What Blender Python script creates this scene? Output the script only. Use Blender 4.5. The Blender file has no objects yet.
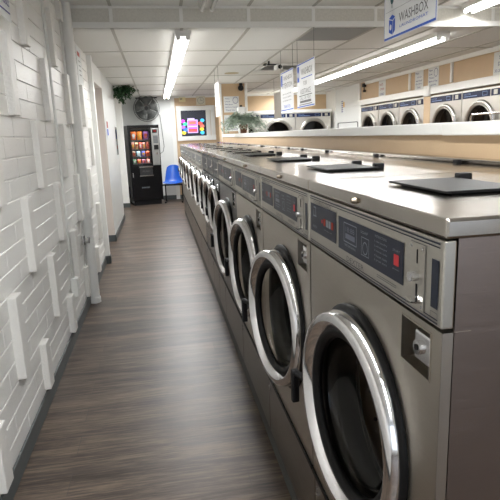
import bpy, bmesh, math, random
from mathutils import Vector, Matrix
random.seed(7)
C = bpy.context.scene.collection
PI = math.pi
# ---------------------------------------------------------------- camera
H = 1.45
cam = bpy.data.cameras.new('camera'); co = bpy.data.objects.new('camera', cam); C.objects.link(co)
AX = (0.98470696, -0.07201436, 0.1586384)      # aisle axes seen in the camera's own frame
AY = (-0.17028523, -0.20544089, 0.96374114)
AZ = (-0.03681239, -0.97601638, -0.21456205)
right = Vector((AX[0], AY[0], AZ[0])); down = Vector((AX[1], AY[1], AZ[1])); fwd = Vector((AX[2], AY[2], AZ[2]))
M = Matrix.Identity(4)
for i in range(3):
    M[i][0] = right[i]; M[i][1] = -down[i]; M[i][2] = -fwd[i]
M[2][3] = H
co.matrix_world = M
cam.sensor_width = 36; cam.lens = 36 * 526.34 / 500; cam.clip_start = 0.05; cam.clip_end = 60
bpy.context.scene.camera = co
# ---------------------------------------------------------------- world, exposure, added fill light
W = bpy.data.worlds.new('world'); bpy.context.scene.world = W; W.use_nodes = True
W.node_tree.nodes['Background'].inputs[0].default_value = (0.75, 0.85, 1, 1)
W.node_tree.nodes['Background'].inputs[1].default_value = 0.55
vs = bpy.context.scene.view_settings
vs.view_transform = 'Standard'; vs.look = 'None'; vs.gamma = 1; vs.use_curve_mapping = False; vs.exposure = 2.1
TUBE = 2.2
LAMP_W = 9.0
def area(name, loc, rot, sx, sy, power, col):
    l = bpy.data.lights.new(name, 'AREA'); l.shape = 'RECTANGLE'; l.size = sx; l.size_y = sy; l.energy = power; l.color = col
    o = bpy.data.objects.new(name, l); C.objects.link(o); o.location = loc; o.rotation_euler = rot; return o
area('added_fill_behind_viewer', (1.7, -3.9, 1.35), (PI/2, 0, PI), 4.4, 1.9, 6, (0.9, 0.95, 1.0))  # unseen area lamp added behind the viewer to brighten the near end

# ---------------------------------------------------------------- materials
MATS = {}
def nodes(m):
    return m.node_tree.nodes, m.node_tree.links
def mat(name, col, rough=0.5, metal=0.0, bump=0, bscale=40, stretch=(1,1,1), var=0, emit=0, spec=0.5, alpha=1):
    if name in MATS: return MATS[name]
    m = bpy.data.materials.new(name); m.use_nodes = True; n, l = nodes(m)
    b = n['Principled BSDF']
    c4 = (*col, 1)
    b.inputs['Base Color'].default_value = c4; b.inputs['Roughness'].default_value = rough; b.inputs['Metallic'].default_value = metal
    b.inputs['Specular IOR Level'].default_value = spec
    if emit:
        b.inputs['Emission Color'].default_value = c4; b.inputs['Emission Strength'].default_value = emit
    if bump or var:
        tc = n.new('ShaderNodeTexCoord'); mp = n.new('ShaderNodeMapping'); mp.inputs['Scale'].default_value = stretch
        nz = n.new('ShaderNodeTexNoise'); nz.inputs['Scale'].default_value = bscale; nz.inputs['Detail'].default_value = 4
        l.new(tc.outputs['Object'], mp.inputs[0]); l.new(mp.outputs[0], nz.inputs[0])
        if bump:
            bp = n.new('ShaderNodeBump'); bp.inputs['Strength'].default_value = bump; bp.inputs['Distance'].default_value = 0.004
            l.new(nz.outputs[0], bp.inputs['Height']); l.new(bp.outputs[0], b.inputs['Normal'])
        if var:
            mx = n.new('ShaderNodeMix'); mx.data_type = 'RGBA'
            mx.inputs[6].default_value = tuple(max(0, c*(1-var)) for c in col) + (1,)
            mx.inputs[7].default_value = tuple(min(1, c*(1+var)) for c in col) + (1,)
            l.new(nz.outputs[0], mx.inputs[0]); l.new(mx.outputs[2], b.inputs['Base Color'])
    MATS[name] = m
    return m
def steel(name, col, rough, stretch=(60, 1.5, 60), amt=0.12):
    m = mat(name, col, rough, 1.0); n, l = nodes(m); b = n['Principled BSDF']
    tc = n.new('ShaderNodeTexCoord'); mp = n.new('ShaderNodeMapping'); mp.inputs['Scale'].default_value = stretch
    nz = n.new('ShaderNodeTexNoise'); nz.inputs['Scale'].default_value = 6; nz.inputs['Detail'].default_value = 3
    l.new(tc.outputs['Object'], mp.inputs[0]); l.new(mp.outputs[0], nz.inputs[0])
    mr = n.new('ShaderNodeMapRange'); mr.inputs[3].default_value = rough - amt; mr.inputs[4].default_value = rough + amt
    l.new(nz.outputs[0], mr.inputs[0]); l.new(mr.outputs[0], b.inputs['Roughness'])
    n2 = n.new('ShaderNodeTexNoise'); n2.inputs['Scale'].default_value = 2.2; n2.inputs['Detail'].default_value = 3
    l.new(tc.outputs['Object'], n2.inputs[0])
    mx = n.new('ShaderNodeMix'); mx.data_type = 'RGBA'
    mx.inputs[6].default_value = tuple(c*0.88 for c in col) + (1,); mx.inputs[7].default_value = tuple(min(1, c*1.1) for c in col) + (1,)
    l.new(n2.outputs[0], mx.inputs[0]); l.new(mx.outputs[2], b.inputs['Base Color'])
    bp = n.new('ShaderNodeBump'); bp.inputs['Strength'].default_value = 0.12; bp.inputs['Distance'].default_value = 0.001
    l.new(nz.outputs[0], bp.inputs['Height']); l.new(bp.outputs[0], b.inputs['Normal'])
    return m
FRONT = steel('brushed_steel_front', (0.49, 0.455, 0.40), 0.36)
LID = steel('worn_steel_lid', (0.42, 0.39, 0.35), 0.19, (3, 3, 3), 0.08)
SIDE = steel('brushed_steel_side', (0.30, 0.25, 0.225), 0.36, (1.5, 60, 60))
DFRONT = steel('dark_steel_front', (0.075, 0.078, 0.075), 0.32)
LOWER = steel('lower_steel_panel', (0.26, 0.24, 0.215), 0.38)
PANEL = steel('control_panel_steel', (0.52, 0.50, 0.45), 0.40)
CHROME = mat('polished_chrome', (0.83, 0.83, 0.84), 0.10, 1.0)
CHROME2 = mat('worn_chrome', (0.75, 0.75, 0.76), 0.2, 1.0)
RUBBER = mat('black_rubber', (0.006, 0.006, 0.0065), 0.45, spec=0.2)
BLACK = mat('black_plastic', (0.008, 0.008, 0.009), 0.4, spec=0.25)
BGLOSS = mat('black_gloss', (0.005, 0.005, 0.006), 0.25, spec=0.3)
DRUM = mat('drum_steel', (0.30, 0.25, 0.19), 0.33, 1.0)
NAVY = mat('navy_print', (0.012, 0.018, 0.038), 0.35, spec=0.3)
NAVY2 = mat('deep_navy_print', (0.006, 0.013, 0.05), 0.35, spec=0.3)
PLINTH = mat('grey_plinth', (0.10, 0.105, 0.10), 0.5, bump=0.2)
INKL = mat('pale_ink', (0.26, 0.29, 0.33), 0.6)
INKG = mat('grey_ink', (0.16, 0.16, 0.16), 0.6)
INKB = mat('blue_ink', (0.03, 0.11, 0.55), 0.6)
INKN = mat('navy_ink', (0.04, 0.04, 0.22), 0.6)
INKR = mat('red_ink', (0.38, 0.04, 0.02), 0.6)
INKW = mat('white_ink', (0.75, 0.76, 0.76), 0.6)
REDL = mat('red_indicator', (0.42, 0.012, 0.02), 0.4, emit=0.05)
YEL = mat('yellow_tag', (0.75, 0.42, 0.04), 0.5)
PAPER = mat('paper_white', (0.74, 0.76, 0.75), 0.7)
SIGNW = mat('sign_board_white', (0.76, 0.77, 0.78), 0.35)
WPAINT = mat('white_trim_paint', (0.82, 0.82, 0.79), 0.4, bump=0.05)
WWALL = mat('white_wall_paint', (0.74, 0.75, 0.73), 0.55, bump=0.1, bscale=25)
GLOSSW = mat('gloss_white_wall', (0.66, 0.67, 0.65), 0.34, bump=0.12, bscale=6)
TAN = mat('tan_wall_panel', (0.56, 0.405, 0.25), 0.5, bump=0.08, bscale=8, var=0.05)
JAMB = mat('cream_jamb', (0.62, 0.55, 0.49), 0.6)
BASEB = mat('dark_vinyl_base', (0.075, 0.085, 0.085), 0.45)
CEILM = mat('acoustic_tile', (0.80, 0.80, 0.77), 0.85, bump=0.5, bscale=120, var=0.05)
SOFM = mat('fissured_tile', (0.66, 0.645, 0.59), 0.85, bump=0.9, bscale=55, var=0.16)
GRID = mat('ceiling_grid_paint', (0.47, 0.46, 0.42), 0.6)
GREYT = mat('grey_grille_tile', (0.34, 0.345, 0.34), 0.7, bump=0.3, bscale=150)
TUBEM = mat('fluorescent_tube', (1.0, 0.985, 0.95), 0.3, emit=TUBE)
TUBED = mat('fluorescent_tube_off', (0.72, 0.72, 0.70), 0.25)
HOUS = mat('fixture_enamel', (0.72, 0.72, 0.69), 0.35)
BLUE = mat('blue_plastic', (0.01, 0.10, 0.52), 0.28)
TERRA = mat('brown_pot', (0.16, 0.07, 0.035), 0.45, var=0.4, bscale=20)
LEAF = mat('dark_ivy_leaf', (0.022, 0.075, 0.025), 0.45, var=0.7, bscale=18)
LEAF2 = mat('grey_green_leaf', (0.34, 0.42, 0.33), 0.55, var=0.6, bscale=30)
WIRE = mat('grey_wire', (0.13, 0.135, 0.13), 0.4, 0.3)
BLADE = mat('fan_blade_grey', (0.09, 0.095, 0.09), 0.45, 0.5)
CLOCKF = mat('clock_face', (0.62, 0.60, 0.50), 0.5)

def glassy(name, tint, mixv, rough=0.05):
    m = bpy.data.materials.new(name); m.use_nodes = True; n, l = nodes(m); n.clear()
    out = n.new('ShaderNodeOutputMaterial'); mx = n.new('ShaderNodeMixShader'); t = n.new('ShaderNodeBsdfTransparent'); g = n.new('ShaderNodeBsdfGlossy')
    lw = n.new('ShaderNodeLayerWeight'); lw.inputs[0].default_value = 0.5; fr = n.new('ShaderNodeMath'); fr.operation = 'POWER'; fr.inputs[1].default_value = 5; l.new(lw.outputs['Facing'], fr.inputs[0])
    mr = n.new('ShaderNodeMapRange'); mr.inputs[3].default_value = mixv; mr.inputs[4].default_value = 1
    t.inputs[0].default_value = (*tint, 1); g.inputs['Roughness'].default_value = rough
    l.new(fr.outputs[0], mr.inputs[0]); l.new(mr.outputs[0], mx.inputs[0]); l.new(t.outputs[0], mx.inputs[1]); l.new(g.outputs[0], mx.inputs[2]); l.new(mx.outputs[0], out.inputs[0])
    MATS[name] = m; return m
GLASS = glassy('door_glass', (0.80, 0.77, 0.71), 0.03)
DGLASS = glassy('dark_door_glass', (0.2, 0.2, 0.21), 0.03)
CGLASS = glassy('clear_pane', (0.93, 0.93, 0.93), 0.02)

def brick_wall_mat():
    m = bpy.data.materials.new('painted_block_wall'); m.use_nodes = True; n, l = nodes(m); b = n['Principled BSDF']
    tc = n.new('ShaderNodeTexCoord'); sp = n.new('ShaderNodeSeparateXYZ'); cb = n.new('ShaderNodeCombineXYZ')
    l.new(tc.outputs['Object'], sp.inputs[0])
    az = n.new('ShaderNodeMath'); az.operation = 'ADD'; az.inputs[1].default_value = 0.015 + 10
    l.new(sp.outputs[2], az.inputs[0]); l.new(sp.outputs[1], cb.inputs[0]); l.new(az.outputs[0], cb.inputs[1])
    nw = n.new('ShaderNodeTexNoise'); nw.inputs['Scale'].default_value = 9; l.new(tc.outputs['Object'], nw.inputs[0])
    ad = n.new('ShaderNodeVectorMath'); ad.operation = 'SCALE'; ad.inputs['Scale'].default_value = 0.008; l.new(nw.outputs[1], ad.inputs[0])
    ad2 = n.new('ShaderNodeVectorMath'); ad2.operation = 'ADD'; l.new(cb.outputs[0], ad2.inputs[0]); l.new(ad.outputs[0], ad2.inputs[1])
    br = n.new('ShaderNodeTexBrick'); br.inputs['Scale'].default_value = 1; br.inputs['Brick Width'].default_value = 0.405
    br.inputs['Row Height'].default_value = 0.1; br.inputs['Mortar Size'].default_value = 0.0045; br.inputs['Mortar Smooth'].default_value = 0.45
    br.offset = 0.5; br.inputs['Bias'].default_value = 0
    br.inputs['Color1'].default_value = (0.80, 0.785, 0.75, 1); br.inputs['Color2'].default_value = (0.83, 0.82, 0.785, 1); br.inputs['Mortar'].default_value = (0.82, 0.81, 0.78, 1)
    l.new(ad2.outputs[0], br.inputs[0]); l.new(br.outputs['Color'], b.inputs['Base Color'])
    nz = n.new('ShaderNodeTexNoise'); nz.inputs['Scale'].default_value = 70; nz.inputs['Detail'].default_value = 5; l.new(tc.outputs['Object'], nz.inputs[0])
    vo = n.new('ShaderNodeTexVoronoi'); vo.inputs['Scale'].default_value = 55; l.new(tc.outputs['Object'], vo.inputs[0])
    pit = n.new('ShaderNodeMapRange'); pit.inputs[1].default_value = 0.0; pit.inputs[2].default_value = 0.22; pit.inputs[3].default_value = -0.5; pit.inputs[4].default_value = 0
    l.new(vo.outputs['Distance'], pit.inputs[0])
    s1 = n.new('ShaderNodeMath'); s1.operation = 'MULTIPLY_ADD'; s1.inputs[1].default_value = 0.45; l.new(nz.outputs[0], s1.inputs[0]); l.new(pit.outputs[0], s1.inputs[2])
    s2 = n.new('ShaderNodeMath'); s2.operation = 'MULTIPLY_ADD'; s2.inputs[1].default_value = -0.0; l.new(br.outputs['Fac'], s2.inputs[0]); l.new(s1.outputs[0], s2.inputs[2])
    bp = n.new('ShaderNodeBump'); bp.inputs['Strength'].default_value = 0.75; bp.inputs['Distance'].default_value = 0.006
    l.new(s2.outputs[0], bp.inputs['Height']); l.new(bp.outputs[0], b.inputs['Normal']); b.inputs['Roughness'].default_value = 0.38
    return m
BRICK = brick_wall_mat()
PIL = mat('painted_block_face', (0.80, 0.78, 0.74), 0.45, bump=0.8, bscale=70)

def floor_mat():
    m = bpy.data.materials.new('wood_plank_vinyl'); m.use_nodes = True; n, l = nodes(m); b = n['Principled BSDF']
    tc = n.new('ShaderNodeTexCoord')
    off = n.new('ShaderNodeVectorMath'); off.operation = 'ADD'; off.inputs[1].default_value = (20, 20, 0); l.new(tc.outputs['Object'], off.inputs[0])
    br = n.new('ShaderNodeTexBrick'); br.inputs['Scale'].default_value = 1; br.inputs['Brick Width'].default_value = 1.22; br.inputs['Row Height'].default_value = 0.152
    br.inputs['Mortar Size'].default_value = 0.0012; br.offset = 0.37; br.inputs['Mortar Smooth'].default_value = 0.2
    br.inputs['Color1'].default_value = (0, 0, 0, 1); br.inputs['Color2'].default_value = (1, 1, 1, 1); br.inputs['Mortar'].default_value = (0.3, 0.3, 0.3, 1)
    l.new(off.outputs[0], br.inputs[0])
    mp = n.new('ShaderNodeMapping'); mp.inputs['Scale'].default_value = (1.1, 11, 1); l.new(tc.outputs['Object'], mp.inputs[0])
    wn = n.new('ShaderNodeTexNoise'); wn.inputs['Scale'].default_value = 1.0; wn.inputs['Detail'].default_value = 7; wn.inputs['Roughness'].default_value = 0.62; wn.inputs['Distortion'].default_value = 0.5
    l.new(mp.outputs[0], wn.inputs[0])
    mp2 = n.new('ShaderNodeMapping'); mp2.inputs['Scale'].default_value = (5, 75, 1); l.new(tc.outputs['Object'], mp2.inputs[0])
    w2 = n.new('ShaderNodeTexNoise'); w2.inputs['Scale'].default_value = 1.0; w2.inputs['Detail'].default_value = 5; w2.inputs['Roughness'].default_value = 0.7; l.new(mp2.outputs[0], w2.inputs[0])
    a = n.new('ShaderNodeMath'); a.operation = 'MULTIPLY_ADD'; a.inputs[1].default_value = 0.58; l.new(w2.outputs[0], a.inputs[0]); 
    s = n.new('ShaderNodeMath'); s.operation = 'MULTIPLY'; s.inputs[1].default_value = 0.48; l.new(wn.outputs[0], s.inputs[0]); l.new(s.outputs[0], a.inputs[2])
    a2 = n.new('ShaderNodeMath'); a2.operation = 'MULTIPLY_ADD'; a2.inputs[1].default_value = 0.07; l.new(br.outputs['Color'], a2.inputs[0]); l.new(a.outputs[0], a2.inputs[2])
    cr = n.new('ShaderNodeValToRGB'); e = cr.color_ramp.elements
    e[0].position = 0.43; e[0].color = (0.021, 0.014, 0.0095, 1); e[1].position = 0.70; e[1].color = (0.20, 0.145, 0.105, 1)
    k = cr.color_ramp.elements.new(0.54); k.color = (0.066, 0.046, 0.034, 1)
    l.new(a2.outputs[0], cr.inputs[0]); 
    mm = n.new('ShaderNodeMix'); mm.data_type = 'RGBA'; mm.inputs[7].default_value = (0.06, 0.05, 0.045, 1)
    l.new(br.outputs['Fac'], mm.inputs[0]); l.new(cr.outputs[0], mm.inputs[6]); l.new(mm.outputs[2], b.inputs['Base Color'])
    rr = n.new('ShaderNodeMapRange'); rr.inputs[3].default_value = 0.30; rr.inputs[4].default_value = 0.5; l.new(w2.outputs[0], rr.inputs[0]); l.new(rr.outputs[0], b.inputs['Roughness'])
    bp = n.new('ShaderNodeBump'); bp.inputs['Strength'].default_value = 0.35; bp.inputs['Distance'].default_value = 0.002
    l.new(w2.outputs[0], bp.inputs['Height']); l.new(bp.outputs[0], b.inputs['Normal'])
    return m
FLOORM = floor_mat()

# ---------------------------------------------------------------- mesh helpers
TXT = {}
def text_geo(s, sy=1.0):
    k = (s, sy)
    if k in TXT: return TXT[k]
    cu = bpy.data.curves.new('t', 'FONT'); cu.body = s; cu.size = 1; cu.align_x = 'CENTER'; cu.align_y = 'CENTER'; cu.resolution_u = 2
    o = bpy.data.objects.new('t', cu); C.objects.link(o)
    dg = bpy.context.evaluated_depsgraph_get(); me = bpy.data.meshes.new_from_object(o.evaluated_get(dg))
    vs_ = [tuple(v.co) for v in me.vertices]; fs = [tuple(p.vertices) for p in me.polygons]
    bpy.data.objects.remove(o); bpy.data.curves.remove(cu); bpy.data.meshes.remove(me)
    xs = [v[0] for v in vs_] or [0]; ys = [v[1] for v in vs_] or [0]
    w = max(xs) - min(xs); h = max(ys) - min(ys); cx = (max(xs)+min(xs))/2; cy = (max(ys)+min(ys))/2
    TXT[k] = ([((v[0]-cx)/w, (v[1]-cy)/h) for v in vs_], fs)
    return TXT[k]
class MB:
    def __init__(s): s.v = []; s.f = []; s.m = []; s.sm = []
    def add(s, vs_, fs, mi=0, smooth=False):
        o = len(s.v); s.v += [tuple(v) for v in vs_]
        for f in fs: s.f.append(tuple(i+o for i in f)); s.m.append(mi); s.sm.append(smooth)
        return s
    def box(s, x0, x1, y0, y1, z0, z1, mi=0):
        v = [(x, y, z) for x in (x0, x1) for y in (y0, y1) for z in (z0, z1)]
        return s.add(v, [(0,1,3,2), (4,6,7,5), (0,4,5,1), (2,3,7,6), (0,2,6,4), (1,5,7,3)], mi)
    def quad(s, a, b, c, d, mi=0): return s.add([a, b, c, d], [(0,1,2,3)], mi)
    def cyl(s, p0, p1, r, n=12, r2=None, mi=0, caps=True, smooth=True):
        p0 = Vector(p0); p1 = Vector(p1); r2 = r if r2 is None else r2
        d = (p1-p0).normalized(); u = d.orthogonal().normalized(); w = d.cross(u)
        v = [p0 + (u*math.cos(t)+w*math.sin(t))*r for t in [2*PI*i/n for i in range(n)]]
        v += [p1 + (u*math.cos(t)+w*math.sin(t))*r2 for t in [2*PI*i/n for i in range(n)]]
        s.add(v, [(i, (i+1) % n, n+(i+1) % n, n+i) for i in range(n)], mi, smooth)
        if caps: s.add(v, [tuple(range(n-1, -1, -1)), tuple(range(n, 2*n))], mi)
        return s
    def tube(s, pts, r, n=8, mi=0):
        pts = [Vector(p) for p in pts]; rings = []; u = None
        for i, p in enumerate(pts):
            d = (pts[min(i+1, len(pts)-1)] - pts[max(i-1, 0)]).normalized()
            u = d.orthogonal().normalized() if u is None else (u - d*u.dot(d)).normalized()
            w = d.cross(u); rings.append([p + (u*math.cos(2*PI*k/n)+w*math.sin(2*PI*k/n))*r for k in range(n)])
        v = [q for R in rings for q in R]; f = []
        for i in range(len(pts)-1):
            f += [(i*n+k, i*n+(k+1) % n, (i+1)*n+(k+1) % n, (i+1)*n+k) for k in range(n)]
        f += [tuple(range(n-1, -1, -1)), tuple(range((len(pts)-1)*n, len(pts)*n))]
        return s.add(v, f, mi, True)
    def lathe(s, c, ax, prof, n=48, mi=0, closed=False):
        """prof: (radius, height along axis)"""
        c = Vector(c); ax = Vector(ax).normalized(); u = ax.orthogonal().normalized(); w = ax.cross(u); v = []
        for (r, h) in prof: v += [c + ax*h + (u*math.cos(2*PI*k/n)+w*math.sin(2*PI*k/n))*r for k in range(n)]
        m = len(prof); f = []
        for i in range(m if closed else m-1):
            j = (i+1) % m
            f += [(i*n+k, i*n+(k+1) % n, j*n+(k+1) % n, j*n+k) for k in range(n)]
        return s.add(v, f, mi, True)
    def text(s, string, c, ux, uy, w, h, mi=0, off=0.0012):
        g, f = text_geo(string); ux = Vector(ux).normalized(); uy = Vector(uy).normalized(); n = ux.cross(uy); c = Vector(c) + n*off
        return s.add([c + ux*(p[0]*w) + uy*(p[1]*h) for p in g], f, mi)
    def rect(s, c, ux, uy, w, h, mi=0, off=0.001):
        ux = Vector(ux).normalized(); uy = Vector(uy).normalized(); c = Vector(c) + ux.cross(uy)*off
        return s.add([c-ux*w/2-uy*h/2, c+ux*w/2-uy*h/2, c+ux*w/2+uy*h/2, c-ux*w/2+uy*h/2], [(0,1,2,3)], mi)
    def frame(s, c, ux, uy, w, h, t, mi=0, off=0.001):
        ux = Vector(ux).normalized(); uy = Vector(uy).normalized(); c = Vector(c)
        s.rect(c+uy*(h/2-t/2), ux, uy, w, t, mi, off); s.rect(c-uy*(h/2-t/2), ux, uy, w, t, mi, off)
        s.rect(c+ux*(w/2-t/2), ux, uy, t, h-2*t, mi, off); return s.rect(c-ux*(w/2-t/2), ux, uy, t, h-2*t, mi, off)
    def disc(s, c, ux, uy, rx, ry, mi=0, off=0.001, n=20, rin=0):
        ux = Vector(ux).normalized(); uy = Vector(uy).normalized(); c = Vector(c) + ux.cross(uy)*off
        o = [c+ux*rx*math.cos(2*PI*k/n)+uy*ry*math.sin(2*PI*k/n) for k in range(n)]
        if not rin: return s.add(o, [tuple(range(n))], mi)
        i_ = [c+(p-c)*rin for p in o]
        return s.add(o+i_, [(k, (k+1) % n, n+(k+1) % n, n+k) for k in range(n)], mi)
    def build(s, name, mats, parent=None, bevel=0, seg=2, fix=True):
        me = bpy.data.meshes.new(name); me.from_pydata(s.v, [], s.f)
        for m in (mats if isinstance(mats, (list, tuple)) else [mats]): me.materials.append(m)
        for p, mi, sm in zip(me.polygons, s.m, s.sm): p.material_index = mi; p.use_smooth = sm
        if fix:
            bm = bmesh.new(); bm.from_mesh(me); bmesh.ops.recalc_face_normals(bm, faces=bm.faces); bm.to_mesh(me); bm.free()
        me.update()
        o = bpy.data.objects.new(name, me); C.objects.link(o)
        if parent: o.parent = parent
        if bevel:
            b = o.modifiers.new('bevel', 'BEVEL'); b.width = bevel; b.segments = seg; b.limit_method = 'ANGLE'; b.angle_limit = 0.9
        return o
def tag(o, label=None, cat=None, group=None, kind=None):
    if label: o['label'] = label
    if cat: o['category'] = cat
    if group: o['group'] = group
    if kind: o['kind'] = kind
    return o
def thing(name, label, cat, loc=(0,0,0), rz=0, group=None):
    o = bpy.data.objects.new(name, None); C.objects.link(o); o.location = loc; o.rotation_euler = (0, 0, rz); o.empty_display_size = 0.1
    return tag(o, label, cat, group)
def struct(o): o['kind'] = 'structure'; return o
def copy_tree(o, parent=None):
    c = o.copy(); C.objects.link(c)
    if parent: c.parent = parent
    for ch in list(o.children): copy_tree(ch, c)
    return c

# ---------------------------------------------------------------- room shell
XL, XR, YB, YF, ZC, ZN, YS = -0.71, 4.10, 12.70, -4.0, 2.37, 2.55, 4.89
struct(MB().box(-2.2, 5.0, YF-0.1, YB+0.1, -0.1, 0).build('floor', FLOORM))
# left wall: painted block up to the doorway, smooth painted wall beyond
wb = MB().box(XL-0.2, XL-0.006, YF, 6.40, 0, ZN+0.05); rb_ = random.Random(5)
for k in range(-1, 26):
    z0 = 0.078+0.1*k; z1 = min(z0+0.1, ZN+0.04)-0.0035; z0 = max(0, z0+0.0035)
    y = YF + (0.2025 if k % 2 else 0.0)-0.405
    while y < 6.38:
        a = max(YF, y+0.003); b_ = min(6.40, y+0.402)
        if b_-a > 0.02: wb.box(XL-0.02, XL+rb_.uniform(-0.0012, 0.0012), a, b_, z0+rb_.uniform(-0.001, 0.001), z1)
        y += 0.405
wl = struct(wb.build('wall_left', BRICK, bevel=0.004, seg=1))
# protruding vertical blocks in a checker pattern
for k in range(-3, 9):
    y = 2.40 + 0.44*k
    if y > 6.2: continue
    odd = k % 2
    for r in range(-1, 6):
        if (r % 2 == 0) == bool(odd): continue
        z0 = 0.39+0.4*r; z1 = z0+0.4
        z0 -= 0.010; z1 -= 0.010
        if r == -1: z0 = 0.105
        if y > YS and z1 > ZC: continue
        z1 = min(z1, ZN)
        d = 0.036 + random.uniform(-0.004, 0.004); j = random.uniform(-0.012, 0.012)
        b = MB(); n = 6
        b.box(XL-0.01, XL+d, y+j-0.0, y+j+0.10, z0+0.004, z1-0.004)
        p = b.build('protruding_block', PIL, wl, bevel=0.005)
w2 = MB()
w2.box(-0.85, -0.66, 6.34, 6.44, 0, ZC); 
w2.box(-1.25, -0.70, 6.44, 7.77, 2.14, ZC)
struct(w2.build('trim_1', WPAINT))
struct(MB().box(-1.3, -1.25, 6.3, 7.9, 0, ZC).build('door_1', JAMB))
w3 = MB(); w3.box(-1.25, -0.70, 7.77, 9.95, 0, ZC)
w3o = struct(w3.build('wall_left_rear', [GLOSSW]))
struct(MB().box(-1.24, -0.702, 7.755, 7.768, 0.09, 2.14).build('trim_2', JAMB))
struct(MB().box(-1.25, -1.15, 9.95, 12.7, 0, ZC).build('wall_recess', WWALL))
struct(MB().box(-1.25, -0.685, 11.62, 11.74, 0, ZC).build('trim_3', WPAINT, bevel=0.004))
bb = MB(); bb.box(XL, XL+0.012, YF, 6.34, 0, 0.095); bb.box(-0.845, -0.645, 6.328, 6.34, 0, 0.095); bb.box(-0.66, -0.648, 6.328, 6.45, 0, 0.095)
bb.box(-0.84, -0.686, 7.742, 7.756, 0, 0.095); bb.box(-0.70, -0.686, 7.742, 9.96, 0, 0.095); bb.box(-1.15, -0.67, 11.606, 11.62, 0, 0.095)
struct(bb.build('baseboard_left', BASEB, bevel=0.003))
# back wall, white to the left and tan to the right
bw = MB(); bw.box(-1.25, 4.4, YB, YB+0.1, 0, ZN); bwo = struct(bw.build('wall_back', WWALL))
t = MB(); t.box(0.43, XR, YB-0.012, YB+0.01, 0, ZC); t.build('tan_panelling', TAN, bwo)
struct(MB().box(0.36, 0.45, YB-0.02, YB, 0, ZC).box(0.36, XR, YB-0.022, YB, ZC-0.045, ZC).build('trim_4', WPAINT))
struct(MB().box(-1.15, 0.9, YB-0.014, YB, 0, 0.10).build('baseboard_back', BASEB))
# right wall
rw = struct(MB().box(XR, XR+0.15, 10.16, YB, 0, ZN+0.05).box(XR, XR+0.15, YF, 3.4, 0, ZN+0.05).box(XR, XR+0.15, 3.4, 10.16, 1.925, ZN+0.05).build('wall_right', TAN))
struct(MB().box(XR+0.65, XR+0.75, 3.3, 10.26, 0, 2.1).box(XR, XR+0.75, 3.3, 3.4, 0, 2.1).box(XR+0.15, XR+0.75, 10.16, 10.26, 0, 2.1).box(XR+0.15, XR+0.75, 3.3, 10.26, 2.0, 2.1).build('wall_dryer_recess', WWALL))
MB().box(XR-0.015, XR, 10.47, YB-0.02, 0, ZC).build('white_panelling', WWALL, rw)
struct(MB().box(XR-0.03, XR-0.015, 11.97, 11.99, 0, ZC).box(XR-0.035, XR, 10.44, 10.48, 0, ZC).build('trim_5', WPAINT))
tr = MB()
tr.box(XR-0.03, XR, 4.5, 10.2, ZC-0.055, ZC)
for y in (8.32, 7.06, 5.45): tr.box(XR-0.025, XR, y-0.025, y+0.025, 2.05, ZC-0.05)
struct(tr.build('trim_6', WPAINT, bevel=0.003))
tr = MB()
tr.box(XR-0.12, XR-0.02, 3.4, 10.25, 1.925, 2.025); tr.box(XR-0.12, XR-0.02, 10.16, 10.25, 0, 1.925)
struct(tr.build('trim_7', WPAINT, bevel=0.006))
struct(MB().box(XR-0.15, XR-0.11, 7.43, 7.60, 1.90, 2.05).cyl((XR-0.15, 7.515, 1.975), (XR-0.158, 7.515, 1.975), 0.05, 20).build('trim_8', WPAINT, bevel=0.006))
struct(MB().box(XR-0.11, XR, 7.45, 7.64, 0, 1.925).build('wall_right_post', TAN))
# front wall behind the viewer with the shop window
f = MB(); f.box(-0.9, -0.6, YF-0.15, YF, 0, 2.6); f.box(3.95, 4.3, YF-0.15, YF, 0, 2.6); f.box(-0.6, 3.95, YF-0.15, YF, 0, 0.35); f.box(-0.6, 3.95, YF-0.15, YF, 2.35, 2.6)
struct(f.build('wall_front', WWALL))
wf = MB(); 
for x in (-0.6, 0.92, 2.42, 3.90): wf.box(x, x+0.05, YF-0.1, YF-0.03, 0.35, 2.35)
wf.box(-0.6, 3.95, YF-0.1, YF-0.03, 0.35, 0.4); wf.box(-0.6, 3.95, YF-0.1, YF-0.03, 2.3, 2.35)
w_ = struct(wf.build('window_1', WPAINT)); MB().box(-0.55, 3.9, YF-0.07, YF-0.062, 0.4, 2.3).build('pane', CGLASS, w_)

# ceilings
cl = struct(MB().box(-1.3, XR+0.1, YS, YB, ZC, ZC+0.05).build('ceiling', CEILM))
cn = struct(MB().box(-0.9, XR+0.1, YF-0.1, YS+0.02, ZN, ZN+0.05).build('ceiling_front', CEILM))
g = MB()
gx = [-0.31+0.59*k for k in range(0, 8)]
for i, x in enumerate(gx):
    w = 0.013
    g.box(x-w, x+w, YS, YB, ZC-0.006, ZC+0.002)
gy = [YS+1.24*k for k in range(1, 7)]
for i, y in enumerate(gy): g.box(-1.25, XR, y-0.011, y+0.011, ZC-0.005, ZC+0.002)
g.build('ceiling_grid', GRID, cl)
g = MB()
for x in gx: g.box(x-0.013, x+0.013, YF, YS, ZN-0.006, ZN+0.002)
for k in range(0, 8): y = YS-0.25-1.22*k; g.box(XL, XR, y-0.012, y+0.012, ZN-0.005, ZN+0.002)
g.build('ceiling_grid', GRID, cn)
MB().box(1.475, 2.04, YS+0.03, YS+0.66, ZC-0.004, ZC+0.003).build('grey_tile', GREYT, cl)
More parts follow.
